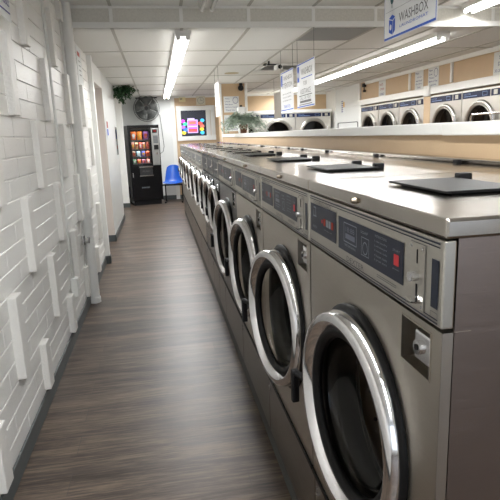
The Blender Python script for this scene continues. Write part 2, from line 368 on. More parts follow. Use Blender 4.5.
# step between the two ceilings
st = struct(MB().box(XL, XR, YS, YS+0.06, ZC+0.02, ZN+0.02).build('wall_step', SOFM))
g = MB(); g.box(XL, XR, YS-0.012, YS+0.02, ZC, ZC+0.05); g.box(XL, XR, YS-0.01, YS+0.01, ZN-0.022, ZN)
for x in gx: g.box(x-0.015, x+0.015, YS-0.008, YS+0.01, ZC+0.04, ZN)
struct(g.build('trim_9', WPAINT, bevel=0.003))

# divider behind the washers, with the pillar at its end
struct(MB().box(1.20, 1.36, 0.72, 9.98, 0, 1.42).build('wall_divider', TAN))
struct(MB().box(1.182, 1.42, 2.10, 9.90, 1.417, 1.468).box(1.178, 1.42, 0.70, 2.095, 1.415, 1.466).build('trim_10', WPAINT, bevel=0.004))
struct(MB().box(1.20, 1.66, 10.0, 10.4, 0, ZC).build('wall_pillar', TAN))
struct(MB().box(1.193, 1.225, 9.97, 10.01, 1.34, ZC).box(1.655, 1.70, 9.97, 10.02, 0, ZC).build('trim_11', WPAINT, bevel=0.004))

# ---------------------------------------------------------------- pipes on the left wall
tag(MB().cyl((-0.665, 4.80, 0.035), (-0.665, 4.80, ZN), 0.045, 20).cyl((-0.665, 4.80, 0.0), (-0.665, 4.80, 0.05), 0.052, 20).build('drain_pipe', WPAINT),
    'thick white vertical pipe running floor to ceiling on the block wall', 'pipe')
o = thing('electrical_conduit', 'thin white conduit on the block wall ending in a small box near the floor', 'conduit', (-0.695, 3.98, 0.33))
MB().tube([(0, 0, 0.08), (0, -0.005, 0.6), (0.002, 0.005, 1.4), (0, 0, ZN-0.34)], 0.010, 8).build('pipe', WPAINT, o)
MB().box(-0.015, 0.035, -0.04, 0.04, -0.02, 0.12).build('junction_box', WPAINT, o, bevel=0.006)
o = thing('water_line', 'thin white water line with a shut-off valve beside the thick pipe', 'pipe', (-0.69, 4.64, 0.35))
MB().tube([(0, 0, 0), (0.0, 0.0, 0.5), (-0.0, 0.0, ZN-0.36)], 0.008, 8).build('pipe', WPAINT, o)
MB().cyl((0, 0, 0.22), (0, 0, 0.30), 0.016, 10).cyl((0, 0, 0.26), (0.04, 0, 0.26), 0.008, 8).cyl((0.04, 0, 0.235), (0.045, 0, 0.285), 0.012, 8).build('valve', CHROME2, o)

# ---------------------------------------------------------------- washers
def panel_with_hole(mb, x, y0, y1, z0, z1, cy, cz, r, depth, n=64, mi=0, mi2=0):
    """flat front panel with a round opening and the opening's collar"""
    angs = [2*PI*k/n for k in range(n)]
    cs = [math.atan2(b-cz, a-cy) % (2*PI) for a, b in ((y0, z0), (y1, z0), (y1, z1), (y0, z1))]
    for c in cs:
        i = min(range(n), key=lambda i: abs((angs[i]-c+PI) % (2*PI)-PI)); angs[i] = c
    inner = [(x, cy+r*math.cos(a), cz+r*math.sin(a)) for a in angs]; outer = []
    for a in angs:
        dy, dz = math.cos(a), math.sin(a); ts = []
        if dy > 1e-9: ts.append((y1-cy)/dy)
        if dy < -1e-9: ts.append((y0-cy)/dy)
        if dz > 1e-9: ts.append((z1-cz)/dz)
        if dz < -1e-9: ts.append((z0-cz)/dz)
        tt = min(ts); outer.append((x, cy+dy*tt, cz+dz*tt))
    mb.add(inner+outer, [(i, (i+1) % n, n+(i+1) % n, n+i) for i in range(n)], mi)
    back = [(x+depth, a[1], a[2]) for a in inner]
    mb.add(inner+back, [(i, (i+1) % n, n+(i+1) % n, n+i) for i in range(n)], mi2, True)
UX, UZ = (0, -1, 0), (0, 0, 1)      # reading direction on a face that looks towards -x

def washer(name, label, y0, w, kind, theta, group, full=True, off=0.035):
    """origin at the floor, front face at local x = 0, near edge at y = 0"""
    t = thing(name, label, 'washing machine', (0.42, y0, 0), 0, group)
    big = kind in ('big', 'bigdark')
    R, cz, cy = (0.25, 0.795, w/2-off) if big else (min(0.19, w*0.44), 0.905, w/2)
    zgap = 0.395
    fm = {'big': FRONT, 'bigdark': DFRONT, 'black': BGLOSS, 'light': FRONT}[kind]
    e = 0.004
    b = MB()
    ra, rb2, rc, rd = 0.088*w/0.73-0.052, 0.088*w/0.73+0.052, 1.036, 1.118
    if big:
        panel_with_hole(b, 0, e, w-e, zgap, 1.03, cy, cz, R*0.86, 0.06)
        for (a0, a1, c0, c1) in ((e, ra, 1.03, 1.132), (rb2, w-e, 1.03, 1.132), (ra, rb2, 1.03, rc), (ra, rb2, rd, 1.132)): b.quad((0, a0, c0), (0, a1, c0), (0, a1, c1), (0, a0, c1))
        D_ = 0.05
        b.quad((D_, ra, rc), (D_, rb2, rc), (D_, rb2, rd), (D_, ra, rd)); b.quad((0, ra, rc), (0, rb2, rc), (D_, rb2, rc), (D_, ra, rc)); b.quad((0, ra, rd), (0, rb2, rd), (D_, rb2, rd), (D_, ra, rd))
        b.quad((0, ra, rc), (0, ra, rd), (D_, ra, rd), (D_, ra, rc)); b.quad((0, rb2, rc), (0, rb2, rd), (D_, rb2, rd), (D_, rb2, rc))
    else: panel_with_hole(b, 0, e, w-e, zgap, 1.132, cy, cz, R*0.86, 0.06)
    # recess for the coin-box lock is an inset part; shell: sides, flange, back, top
    b.box(0.0005, 0.019, e, e+0.004, zgap, 1.132); b.box(0.0005, 0.019, w-e-0.004, w-e, zgap, 1.132)
    b.quad((0, e, 1.132), (0, w-e, 1.132), (0.05, w-e, 1.132), (0.05, e, 1.132)); b.quad((0, e, zgap), (0, w-e, zgap), (0.05, w-e, zgap), (0.05, e, zgap))
    b.build('front_panel', fm, t, fix=False)
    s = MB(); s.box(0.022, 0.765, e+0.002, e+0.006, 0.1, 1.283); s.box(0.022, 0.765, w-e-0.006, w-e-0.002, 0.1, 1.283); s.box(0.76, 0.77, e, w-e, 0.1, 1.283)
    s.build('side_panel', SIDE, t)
    MB().box(0.036, 0.05, e+0.008, w-e-0.008, 0.1, 1.28).build('inner_frame', BLACK, t) if False else None
    # lower panel
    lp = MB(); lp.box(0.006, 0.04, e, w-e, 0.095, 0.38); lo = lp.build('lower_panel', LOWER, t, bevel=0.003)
    sc = MB()
    for z in (0.335, 0.315): sc.cyl((0.006, w-0.03, z), (0.0, w-0.03, z), 0.006, 8)
    sc.build('screw', CHROME2, lo)
    MB().box(-0.006, 0.04, 0, w, 0.381, 0.398).build('bumper_strip', RUBBER, t, bevel=0.003)
    MB().box(0.012, 0.75, 0, w, 0.0, 0.095).build('base', PLINTH, t)
    # control console
    cp = MB(); cp.box(-0.002, 0.019, e, w-e, 1.138, 1.281)
    co_ = cp.build('control_panel', PANEL if kind != 'black' else DFRONT, t, bevel=0.003)
    d = MB(); sx = w/0.73
    for z in (1.274, 1.268, 1.150, 1.144): d.rect((-0.002, w/2, z), UX, UZ, w-0.03, 0.0022 if z in (1.268, 1.150) else 0.003, 0)
    d.rect((-0.002, 0.6025*sx, 1.2165), UX, UZ, 0.215*sx, 0.078, 0)
    d.rect((-0.002, 0.3065*sx, 1.2125), UX, UZ, 0.343*sx, 0.078, 0)
    d.rect((-0.002, 0.027*sx, 1.207), UX, UZ, 0.022*sx, 0.080, 0)
    d.build('printed_overlay', mat('grey_print', (0.22, 0.225, 0.23), 0.4) if kind == 'light' else NAVY, co_, fix=False)
    if full:
        k = MB(); X0 = -0.0032; PM_ = [INKL, INKR, REDL, mat('lcd_grey', (0.12, 0.14, 0.2), 0.3)]
        # white pictogram left, buttons, display, chart, text
        k.rect((X0, 0.68, 1.223), UX, UZ, 0.03, 0.004, 0).rect((X0, 0.672, 1.235), UX, UZ, 0.004, 0.028, 0).rect((X0, 0.69, 1.23), UX, UZ, 0.004, 0.02, 0).rect((X0, 0.68, 1.247), UX, UZ, 0.022, 0.004, 0)
        k.text('WASH', (X0, 0.68, 1.193), UX, UZ, 0.036, 0.008, 0)
        k.build('basket_symbol', PM_, co_, fix=False); k = MB()
        for i, c in enumerate((2, 1, 0, 0, 1)): k.rect((X0, 0.615-i*0.021, 1.217), UX, UZ, 0.016 if i else 0.008, 0.019 if i else 0.01, c)
        k.text('hot  warm  cold', (X0, 0.565, 1.198), UX, UZ, 0.06, 0.004, 0)
        k.build('cycle_lights', PM_, co_, fix=False); k = MB()
        k.frame((X0, 0.405, 1.220), UX, UZ, 0.082, 0.046, 0.0022, 0); 
        k.text('18:88', (X0, 0.405, 1.228), UX, UZ, 0.055, 0.012, 3); k.rect((X0, 0.405, 1.212), UX, UZ, 0.06, 0.012, 3)
        k.text('TIME REMAINING', (X0, 0.405, 1.190), UX, UZ, 0.07, 0.005, 0)
        k.build('time_display', PM_, co_, fix=False); k = MB()
        k.frame((X0, 0.315, 1.208), UX, UZ, 0.042, 0.040, 0.0015, 0); k.disc((X0, 0.315, 1.205), UX, UZ, 0.014, 0.014, 0, rin=0.85); k.text('SOAP', (X0, 0.32, 1.238), UX, UZ, 0.04, 0.006, 0)
        k.build('soap_diagram', PM_, co_, fix=False); k = MB()
        k.text('INSTRUCTIONS', (X0, 0.235, 1.243), UX, UZ, 0.055, 0.005, 0)
        for i, s_ in enumerate(('1 add laundry', '2 add detergent', '3 choose cycle', '4 insert coins', '5 press start')): k.text(s_, (X0, 0.235, 1.232-i*0.0095), UX, UZ, 0.06, 0.005, 0)
        k.build('instructions', PM_, co_, fix=False); k = MB()
        k.rect((X0, 0.165, 1.2145), UX, UZ, 0.021, 0.021, 2); k.text('START', (X0, 0.165, 1.232), UX, UZ, 0.03, 0.004, 0); k.text('push', (X0, 0.165, 1.197), UX, UZ, 0.026, 0.004, 0)
        k.build('start_button', PM_, co_, fix=False); k = MB()
        k = MB(); k.text('DOUBLE LOAD', (-0.002, 0.62, 1.2615), UX, UZ, 0.15, 0.0095, 0)
        k.text('DEXTER', (-0.002, 0.375, 1.1595), UX, UZ, 0.105, 0.012, 0, 0.0016); k.text('thoroughbred 400', (-0.002, 0.20, 1.162), UX, UZ, 0.09, 0.004, 0) if False else None
        k.rect((-0.002, 0.21, 1.165), UX, UZ, 0.09, 0.0014, 0).rect((-0.002, 0.21, 1.161), UX, UZ, 0.09, 0.0014, 0)
        k.frame((-0.002, 0.027, 1.155), UX, UZ, 0.022, 0.012, 0.001, 0)
        k.build('lettering', INKG, co_, fix=False)
    # coin plate with slot, knob and return cup
    cy0 = 0.083*sx
    c = MB(); c.box(-0.0042, 0.0, cy0-0.025, cy0+0.025, 1.150, 1.262).frame((-0.0021, cy0, 1.206), UX, UZ, 0.0525, 0.1145, 0.0018, 1, 0.001); cpl = c.build('coin_plate', [PANEL, INKG], t)
    MB().box(-0.0052, -0.004, cy0-0.0012, cy0+0.0015, 1.228, 1.252).build('coin_slot', BLACK, cpl); MB().box(-0.0056, -0.004, cy0-0.002, cy0+0.002, 1.160, 1.192).build('return_slot', BLACK, cpl)
    c = MB(); c.cyl((-0.004, cy0, 1.206), (-0.018, cy0, 1.206), 0.0085, 14); c.build('coin_knob', CHROME2, cpl, bevel=0.001)
    c = MB(); c.lathe((-0.006, cy0, 1.160), (0, 0, 1), [(0.0, 0.0), (0.013, 0.001), (0.018, 0.006)], 20); c.build('coin_return', CHROME, cpl)
    if full:
        for dy in (-0.019, 0.019):
            for z in (1.156, 1.256): MB().cyl((-0.004, cy0+dy, z), (-0.006, cy0+dy, z), 0.003, 8).build('screw', CHROME2, cpl)
    # coin box recess on the front
    if big:
        lh = MB(); lh.box(0.004, 0.045, ra+0.006, ra+0.066, 1.050, 1.106); lho = lh.build('coin_box_lock', CHROME2, t, bevel=0.005)
        MB().cyl((0.004, ra+0.045, 1.078), (-0.002, ra+0.045, 1.078), 0.013, 16).build('lock_barrel', CHROME, lho)
        MB().cyl((-0.002, ra+0.045, 1.078), (-0.0035, ra+0.045, 1.078), 0.006, 10).build('keyhole', BLACK, lho)
        fb = MB(); q = 0.003
        for (a0, a1, b0, b1) in ((ra-q, rb2+q, rc-q, rc), (ra-q, rb2+q, rd, rd+q), (ra-q, ra, rc, rd), (rb2, rb2+q, rc, rd)): fb.box(-0.0015, 0.001, a0, a1, b0, b1)
        fb.build('recess_rim', FRONT, t)
    else:
        cyb = 0.07*sx; hw = min(0.045, w*0.09)
        cb = MB().box(-0.002, 0, cyb-hw, cyb+hw, 1.045, 1.112).build('coin_recess_shade', BLACK, t)  # flat black sheet painting the shade of a recess that is not cut
        MB().box(-0.012, -0.001, cyb-hw*0.8, cyb+hw*0.3, 1.055, 1.102).build('coin_box_lock', CHROME2, cb, bevel=0.003)
    # drum opening: rubber boot, drum with perforations
    AXI = (1, 0, 0)
    g_ = MB(); g_.lathe((0, cy, cz), AXI, [(R*1.05, 0.001), (R*1.05, -0.010), (R*0.98, -0.013), (R*0.86, -0.008), (R*0.84, 0.01), (R*0.80, 0.022), (R*0.845, 0.032), (R*0.80, 0.044), (R*0.845, 0.054), (R*0.80, 0.064), (R*0.86, 0.074), (R*0.82, 0.085)], 56)
    g_.build('door_boot', RUBBER, t)
    dr = MB(); dr.lathe((0.075, cy, cz), AXI, [(R*0.82, 0), (R*0.86, 0.004), (R*0.90, 0.012), (R*0.98, 0.03), (R*0.98, 0.36), (R*0.93, 0.375), (R*0.75, 0.38), (R*0.72, 0.37), (R*0.5, 0.372), (R*0.47, 0.382), (0.001, 0.385)], 48)
    n_ = 18 if big else 0
    dro = dr.build('drum', DRUM, t)
    if n_:
        hh_ = MB()
        for i in range(20):
            for j in range(6):
                a = 2*PI*(i+0.5*(j % 2))/20; xx = 0.13+0.045*j; rr = R*0.98-0.002
                p = Vector((xx, cy+rr*math.cos(a), cz+rr*math.sin(a))); nrm = Vector((0, -math.cos(a), -math.sin(a))); tu = Vector((1, 0, 0)); tv = nrm.cross(tu)
                hh_.disc(p, tu, tv, 0.006, 0.006, 0, 0.0, 8)
        for rr in (0.56, 0.64, 0.82, 0.9):
            m_n = int(rr*46)
            for i in range(m_n):
                a = 2*PI*i/m_n; hh_.disc((0.452 if rr > 0.7 else 0.444, cy+rr*R*math.cos(a), cz+rr*R*math.sin(a)), (0, -1, 0), UZ, 0.005, 0.005, 0, 0.002, 8)
        hh_.build('perforations', BLACK, dro, fix=False)
        rb = MB()
        for a in (0.5, 2.6, 4.7):
            u = Vector((0, math.cos(a), math.sin(a))); v_ = Vector((0, -math.sin(a), math.cos(a))); c0 = Vector((0, cy, cz))
            P = [c0+u*R*0.98+v_*0.03, c0+u*R*0.86, c0+u*R*0.98-v_*0.03]
            A = [p+Vector((0.10, 0, 0)) for p in P]; B_ = [p+Vector((0.43, 0, 0)) for p in P]
            rb.add(A+B_, [(0,1,4,3), (1,2,5,4), (0,1,2), (3,4,5)], 0)
        rb.build('drum_rib', DRUM, dro)
    # door, hinged on the near side
    hx = -0.006
    ring = MB(); ring.lathe((0, R, 0), AXI, [(R*0.82, 0.006), (R*0.82, -0.004), (R*0.83, -0.010), (R*0.885, -0.0255), (R*0.895, -0.027), (R*0.905, -0.0275), (R*0.965, -0.0235), (R*0.975, -0.0225), (R*0.982, -0.020), (R*0.998, -0.006), (R, 0.0), (R, 0.010), (R*0.82, 0.010)], 72, closed=True)
    do = ring.build('door', CHROME, t); do.location = (hx, cy-R, cz); do.rotation_euler = (0, 0, theta)
    MB().lathe((0, R, 0), AXI, [(R*0.83, -0.008), (R*0.79, -0.009), (R*0.735, -0.001), (R*0.73, 0.012), (R*0.83, 0.010)], 56, closed=True).build('door_seal', RUBBER, do)
    gl = MB(); gl.lathe((0, R, 0), AXI, [(R*0.74, 0.0), (R*0.735, 0.025), (R*0.70, 0.05), (R*0.55, 0.07), (R*0.3, 0.08), (0.001, 0.083)], 48)
    gl.build('door_glass', GLASS, do)
    MB().box(0.0, 0.022, 0.0, 0.02, -0.05, 0.05).build('hinge', BLACK, do, bevel=0.004)
    hb = MB(); hy = 2*R
    hb.cyl((-0.004, hy-0.012, -0.025), (-0.022, hy+0.055, -0.025), 0.0095, 12)
    hb.box(-0.034, -0.012, hy+0.048, hy+0.066, -0.118 if big else -0.085, -0.016)
    hd = hb.build('handle', BLACK, do, bevel=0.004)
    if big and full == 'tag': pass
    # lid, rear ledge, soap flap
    ld = MB(); ld.box(-0.004, 0.772, -0.002 if full is True else 0.001, w-0.002, 1.284, 1.316)
    lid = ld.build('lid', LID, t, bevel=0.005)
    MB().cyl((-0.004, 0.50*w, 1.300), (-0.014, 0.50*w, 1.300), 0.0075, 12, 0.005).build('lid_lock', DRUM, lid)
    MB().box(0.69, 0.765, 0.0, w, 1.316, 1.332).build('rear_ledge', LID, lid, bevel=0.006)
    if big or kind in ('black', 'light'):
        ys = w*0.33; ye = w*0.69
        fl = MB(); fl.box(0.135, 0.315, ys, ye, 1.3205, 1.3255)
        fo = fl.build('soap_flap', BLACK if big else LID, t, bevel=0.0015)
        MB().box(0.16, 0.30, ys+0.02, ye-0.02, 1.316, 1.3207).build('flap_seat', RUBBER, fo)
        [MB().box(0.315, 0.35, q-0.014, q+0.014, 1.316, 1.336 if big else 1.326).build('flap_hinge', BLACK, fo, bevel=0.004) for q in (ye-0.005, ys+0.05)]
        MB().box(0.665, 0.685, w*0.5-0.015, w*0.5+0.015, 1.316, 1.330).build('rear_stop', BLACK, lid, bevel=0.003)
    return t
W_G = 'front-loading washers in the long row'
washer('washing_machine', 'steel front-loading washer nearest the viewer, its plain side panel showing', 0.716, 0.744, 'big', math.radians(4.7), W_G, off=0.011)
washer('washing_machine', 'second steel washer from the near end, its chrome door ajar', 1.462, 0.728, 'big', math.radians(8.3), W_G)
washer('washing_machine', 'third steel washer from the near end, beside the first dark-fronted one', 2.192, 0.778, 'big', math.radians(6), W_G, full='t')
washer('washing_machine', 'dark-fronted washer with a large chrome door, fourth from the near end', 2.972, 0.828, 'bigdark', math.radians(6), W_G, full='t')
for (y, w, l) in ((3.802, 0.40, 'narrow black-fronted washer right behind the large dark-fronted one'), (4.204, 0.445, 'narrow black-fronted washer between two other black-fronted ones'),
                  (4.651, 0.56, 'black-fronted washer where the row turns to pale-fronted machines')):
    washer('washing_machine', l, y, w, 'black', math.radians(5), W_G, full=False)
far_l = ['pale-fronted small-door washer right after the black-fronted ones', 'second pale small-door washer after the black-fronted ones', 'third pale small-door washer after the black-fronted ones',
         'fourth pale small-door washer, third from the far end of the row', 'small-door washer next to last at the far end of the row', 'last washer at the far end of the row, nearest the blue chair']
p0 = washer('washing_machine', far_l[0], 5.213, 0.826, 'light', math.radians(5), W_G, full=False)
for i in range(1, 6):
    c = copy_tree(p0); c.location.y = 5.213+0.828*i; c['label'] = far_l[i]

# ---------------------------------------------------------------- large dryers on the right and back walls
def dryer(label, loc, rz, group, w=0.835, lab=True):
    """origin at the floor, face at local x = 0 looking to -x"""
    t = thing('dryer', label, 'dryer', loc, rz, group)
    R, cy, cz = 0.335, w/2, 1.43
    b = MB(); panel_with_hole(b, 0, 0.004, w-0.004, 0.1, 1.90, cy, cz, R*0.84, 0.08, 56)
    b.box(0.0, 0.6, 0.004, 0.006, 0.1, 1.90); b.box(0.0, 0.6, w-0.006, w-0.004, 0.1, 1.90); b.box(0.6, 0.61, 0, w, 0, 1.9); b.quad((0, 0.004, 1.9), (0, w-0.004, 1.9), (0.6, w-0.004, 1.9), (0.6, 0.004, 1.9))
    b.build('body', FRONT2, t, fix=False)
    MB().box(0.02, 0.55, 0.01, w-0.01, 0, 0.1).build('base', PLINTH, t)
    s = MB(); s.box(-0.006, 0, 0.235, w-0.02, 1.795, 1.875); so = s.build('control_strip', NAVY2, t)
    k = MB(); k.text('DEXTER', (-0.006, w-0.13, 1.848), UX, UZ, 0.15, 0.02, 0, 0.002).rect((-0.006, w-0.20, 1.82), UX, UZ, 0.28, 0.010, 0, 0.002).frame((-0.006, 0.33, 1.835), UX, UZ, 0.10, 0.05, 0.006, 0, 0.002)
    k.build('lettering', mat('dim_blue_ink', (0.18, 0.26, 0.45), 0.5), so, fix=False)
    s = MB(); s.box(-0.006, 0, 0.02, 0.205, 1.795, 1.875); so = s.build('coin_panel', NAVY2, t)
    MB().box(-0.014, -0.006, 0.075, 0.145, 1.808, 1.862).build('coin_plate', PANEL, so)
    MB().lathe((0, cy, cz), (1, 0, 0), [(R*0.9, 0), (R*0.88, 0.05), (R*0.93, 0.08), (R*0.93, 0.5), (0.001, 0.52)], 40).build('drum', DRUMD, t)
    d = MB().lathe((0, R, 0), (1, 0, 0), [(R*0.86, 0.0), (R*0.86, -0.015), (R*0.93, -0.03), (R*1.0, -0.012), (R*1.0, 0.0)], 56, closed=True).build('door', mat('satin_door_ring', (0.5, 0.49, 0.46), 0.3, 1.0), t); d.location = (-0.003, cy-R, cz)
    MB().lathe((0, R, 0), (1, 0, 0), [(R*0.87, -0.02), (R*0.83, -0.032), (R*0.79, -0.02), (R*0.79, 0), (R*0.87, 0)], 56, closed=True).build('inner_ring', CREAM, d)
    MB().lathe((0, R, 0), (1, 0, 0), [(R*0.80, -0.012), (R*0.5, 0.03), (0.001, 0.06)], 40).build('door_glass', DGLASS, d)
    MB().box(-0.05, -0.01, 0.0, 0.03, -0.12, 0.16).build('handle', CHROME2, d, bevel=0.005)
    return t
FRONT2 = steel('dryer_steel_front', (0.62, 0.60, 0.55), 0.4)
CREAM = mat('satin_ring', (0.30, 0.28, 0.25), 0.35, 0.8)
DRUMD = mat('dark_drum', (0.10, 0.10, 0.10), 0.35, 0.8)
RG = 'dryers along the right wall'
d0 = dryer('leftmost dryer on the right wall, beside the white casing', (3.99, 9.32, 0), 0, RG)
def dcopy(loc, rz, label, group):
    c = copy_tree(d0); c.location = loc; c.rotation_euler = (0, 0, rz); c['label'] = label; c['group'] = group; return c
dcopy((3.99, 8.48, 0), 0, 'middle dryer of the three left of the tan post', RG)
dcopy((3.99, 7.64, 0), 0, 'dryer directly left of the tan post on the right wall', RG)
dcopy((3.99, 6.61, 0), 0, 'dryer directly right of the tan post on the right wall', RG)
dcopy((3.99, 5.77, 0), 0, 'second dryer right of the tan post, behind the chrome cart rail', RG)
dcopy((3.99, 4.93, 0), 0, 'dryer cut by the right edge of the picture', RG)
BG = 'dryers along the back wall'
dcopy((3.975, 12.06, 0), -PI/2 + PI, 'x', BG) if False else None
# back wall: face looks to -y, so turn local -x to -y (rotate +90 deg)
dcopy((4.0, 12.07, 0), PI/2, 'back-wall dryer at the corner beside the white panelling', BG)
dcopy((3.16, 12.07, 0), PI/2, 'back-wall dryer half behind the hanging signs', BG)
dcopy((2.32, 12.07, 0), PI/2, 'back-wall dryer mostly hidden behind the fern and pillar', BG)
struct(MB().box(1.5, 4.02, 12.05, 12.09, 1.90, 1.96).build('trim_12', WPAINT))

# ---------------------------------------------------------------- fluorescent fixtures
def fixture(label, x, y0, y1, zt, lit, group, tm=None):
    t = thing('strip_light', label, 'ceiling light', (x, (y0+y1)/2, zt), 0, group); L = (y1-y0)/2
    h = MB(); h.add([(-0.075, -L, 0), (0.075, -L, 0), (0.065, -L, -0.045), (-0.065, -L, -0.045), (-0.075, L, 0), (0.075, L, 0), (0.065, L, -0.045), (-0.065, L, -0.045)],
                    [(0,1,2,3), (4,7,6,5), (0,3,7,4), (1,5,6,2), (3,2,6,7), (0,4,5,1)])
    h.build('housing', HOUS, t, bevel=0.003)
    for s in (-1, 1): MB().cyl((s*0.042, -L+0.03, -0.062), (s*0.042, L-0.03, -0.062), 0.017, 12).build('tube', tm or (TUBEM if lit else TUBED), t)
    for s in (-1, 1):
        e = MB(); e.box(-0.065, 0.065, s*(L-0.005)-0.012, s*(L-0.005)+0.012, -0.05, 0)
        for q in (-1, 1): e.cyl((q*0.042, s*(L-0.03), -0.062), (q*0.042, s*L, -0.062), 0.020, 12)
        e.build('lampholder', HOUS, t)
    if lit:
        l = bpy.data.lights.new('lamp', 'AREA'); l.shape = 'RECTANGLE'; l.size = 0.05; l.size_y = 2*L-0.1; l.energy = LAMP_W; l.color = (0.965, 0.985, 1.0)
        lo = bpy.data.objects.new('lamp_light', l); C.objects.link(lo); lo.parent = t; lo.location = (0, 0, -0.066)
    return t
LG = 'strip lights over the aisle'
fixture('nearest lit strip light over the aisle, just past the ceiling step', 0.29, 4.98, 7.42, ZC-0.001, True, LG)
fixture('middle strip light of the aisle line', 0.28, 7.44, 9.88, ZC-0.001, True, LG)
fixture('farthest strip light over the aisle, near the wall fan', 0.27, 9.90, 12.34, ZC-0.001, True, LG)
RGL = 'strip lights over the right side'
fixture('lit strip light behind the large hanging shop sign', 2.86, 5.12, 7.56, ZC-0.001, True, RGL)
fixture('middle lit strip light of the right-hand line', 2.87, 7.58, 10.02, ZC-0.001, True, RGL)
fixture('farthest strip light of the right-hand line', 2.88, 10.04, 12.48, ZC-0.001, True, RGL)
fixture('unlit twin-tube light at the top edge left of centre', 0.49, 2.30, 4.74, ZN-0.001, False, None)
fixture('lit twin-tube light at the top right corner', 2.93, 2.38, 4.82, ZN-0.001, True, None)
BV = 'added strip lights, unseen behind the viewer'
for x, ys_ in ((0.49, (-2.75, -0.22)),):  # unseen lit fixtures, added to brighten the near wall and washers
    for y in ys_: fixture('added strip light, unseen overhead behind the viewer', x, y, y+2.44, ZN-0.001, True, BV)

# ---------------------------------------------------------------- hanging signs
SUX = (0, -1, 0)
def hang(name, label, x, y0, y1, z0, z1, zc, draw=None, tilt=0.0, m=SIGNW):
    t = thing(name, label, 'hanging sign', (x, (y0+y1)/2, (z0+z1)/2), 0)
    w, h = y1-y0, z1-z0
    bo = MB().box(-0.002, 0.002, -w/2, w/2, -h/2, h/2).build('board', m, t)
    c = MB(); zz = zc-(z0+z1)/2
    for s in (-1, 1): c.cyl((0, s*(w/2-0.02), h/2-0.01), (0, s*(w/2-0.02), zz), 0.0022, 6)
    co_ = c.build('chain', WIRE, t)
    if tilt:
        bo.rotation_euler = (tilt, 0, 0)
    if draw: draw(bo, w, h)
    return t
def box_icon(k, y, z, s, mi):
    k.add([(-0.0035, y+s*0.5, z+s*0.35), (-0.0035, y-s*0.12, z+s*0.18), (-0.0035, y-s*0.12, z-s*0.75), (-0.0035, y+s*0.5, z-s*0.5)], [(0,1,2,3)], mi)
    k.add([(-0.0035, y+s*0.5, z+s*0.42), (-0.0035, y, z+s*0.62), (-0.0035, y-s*0.5, z+s*0.42), (-0.0035, y-s*0.12, z+s*0.25)], [(0,1,2,3)], mi)
    k.add([(-0.0035, y-s*0.18, z+s*0.18), (-0.0035, y-s*0.5, z+s*0.35), (-0.0035, y-s*0.5, z-s*0.5), (-0.0035, y-s*0.18, z-s*0.72)], [(0,1,2,3)], mi)
    k.disc((-0.0035, y+s*0.2, z-s*0.2), SUX, UZ, s*0.17, s*0.2, 2, 0.001)
def draw_big(bo, w, h):
    k = MB(); X = -0.002
    k.rect((X, 0, -h/2+0.011), SUX, UZ, w-0.012, 0.013, 0); k.rect((X, -w/2+0.008, 0), SUX, UZ, 0.006, h-0.012, 0); k.rect((X, w/2-0.006, 0), SUX, UZ, 0.003, h-0.012, 0)
    box_icon(k, w/2-0.115, -h/2+0.088, 0.085, 0)
    k.text('WASHBOX', (X, -0.06, -h/2+0.104), SUX, UZ, 0.35, 0.052, 1); k.text('LAUNDROMAT', (X, -0.065, -h/2+0.056), SUX, UZ, 0.34, 0.016, 0)
    n = 40
    for i in range(n): k.rect((X, w/2-0.03-(w-0.06)*i/n, -h/2+0.165), SUX, UZ, 0.007, 0.003, 1)
    k.disc((X, w/2-0.11, -h/2+0.24), SUX, UZ, 0.026, 0.04, 3); k.rect((X, w/2-0.11, -h/2+0.195), SUX, UZ, 0.007, 0.03, 3)
    k.text('WELCOME', (X, -0.04, -h/2+0.34), SUX, UZ, 0.3, 0.05, 1) if False else None
    k.build('print', [INKB, mat('dark_grey_ink', (0.09, 0.09, 0.10), 0.6), SIGNW, mat('teal_ink', (0.02, 0.09, 0.10), 0.6)], bo, fix=False)
hang('hanging_sign', 'large white laundromat sign with blue border at the top right, hanging by the step', 1.46, 2.685, 3.335, 1.985, 2.50, ZN, draw_big, tilt=-0.0) 
def draw_a(bo, w, h):
    k = MB(); X = -0.002
    for z in (h/2-0.01, -h/2+0.012): k.rect((X, 0, z), SUX, UZ, w-0.02, 0.010, 0)
    k.rect((X, w/2-0.06, 0.115), SUX, UZ, 0.075, 0.15, 0)
    k.disc((X, w/2-0.06, 0.11), SUX, UZ, 0.018, 0.03, 2, 0.002)
    k.text('WASHBOX', (X, -0.05, 0.125), SUX, UZ, 0.38, 0.06, 1); k.rect((X, -0.05, 0.065), SUX, UZ, 0.38, 0.008, 0)
    k.text('FOR', (X, -0.0, 0.015), SUX, UZ, 0.12, 0.04, 3)
    k.text('ASSISTANCE', (X, 0, -0.06), SUX, UZ, 0.37, 0.05, 3)
    for z in (-0.10, -0.185): k.rect((X, 0, z), SUX, UZ, 0.46, 0.008, 1)
    k.text('CALL OR TEXT', (X, 0, -0.125), SUX, UZ, 0.40, 0.026, 1); k.text('555-0100', (X, 0, -0.16), SUX, UZ, 0.40, 0.03, 1) if False else k.text('818-353-1111', (X, 0, -0.16), SUX, UZ, 0.42, 0.03, 1) if False else k.rect((X, 0, -0.158), SUX, UZ, 0.40, 0.022, 1)
    k.build('print', [INKB, INKG, SIGNW, INKG], bo, fix=False)
hang('hanging_sign', 'white sign with blue borders, the nearer of the two over the washers', 1.46, 4.86, 5.49, 1.69, 2.12, ZC, draw_a)
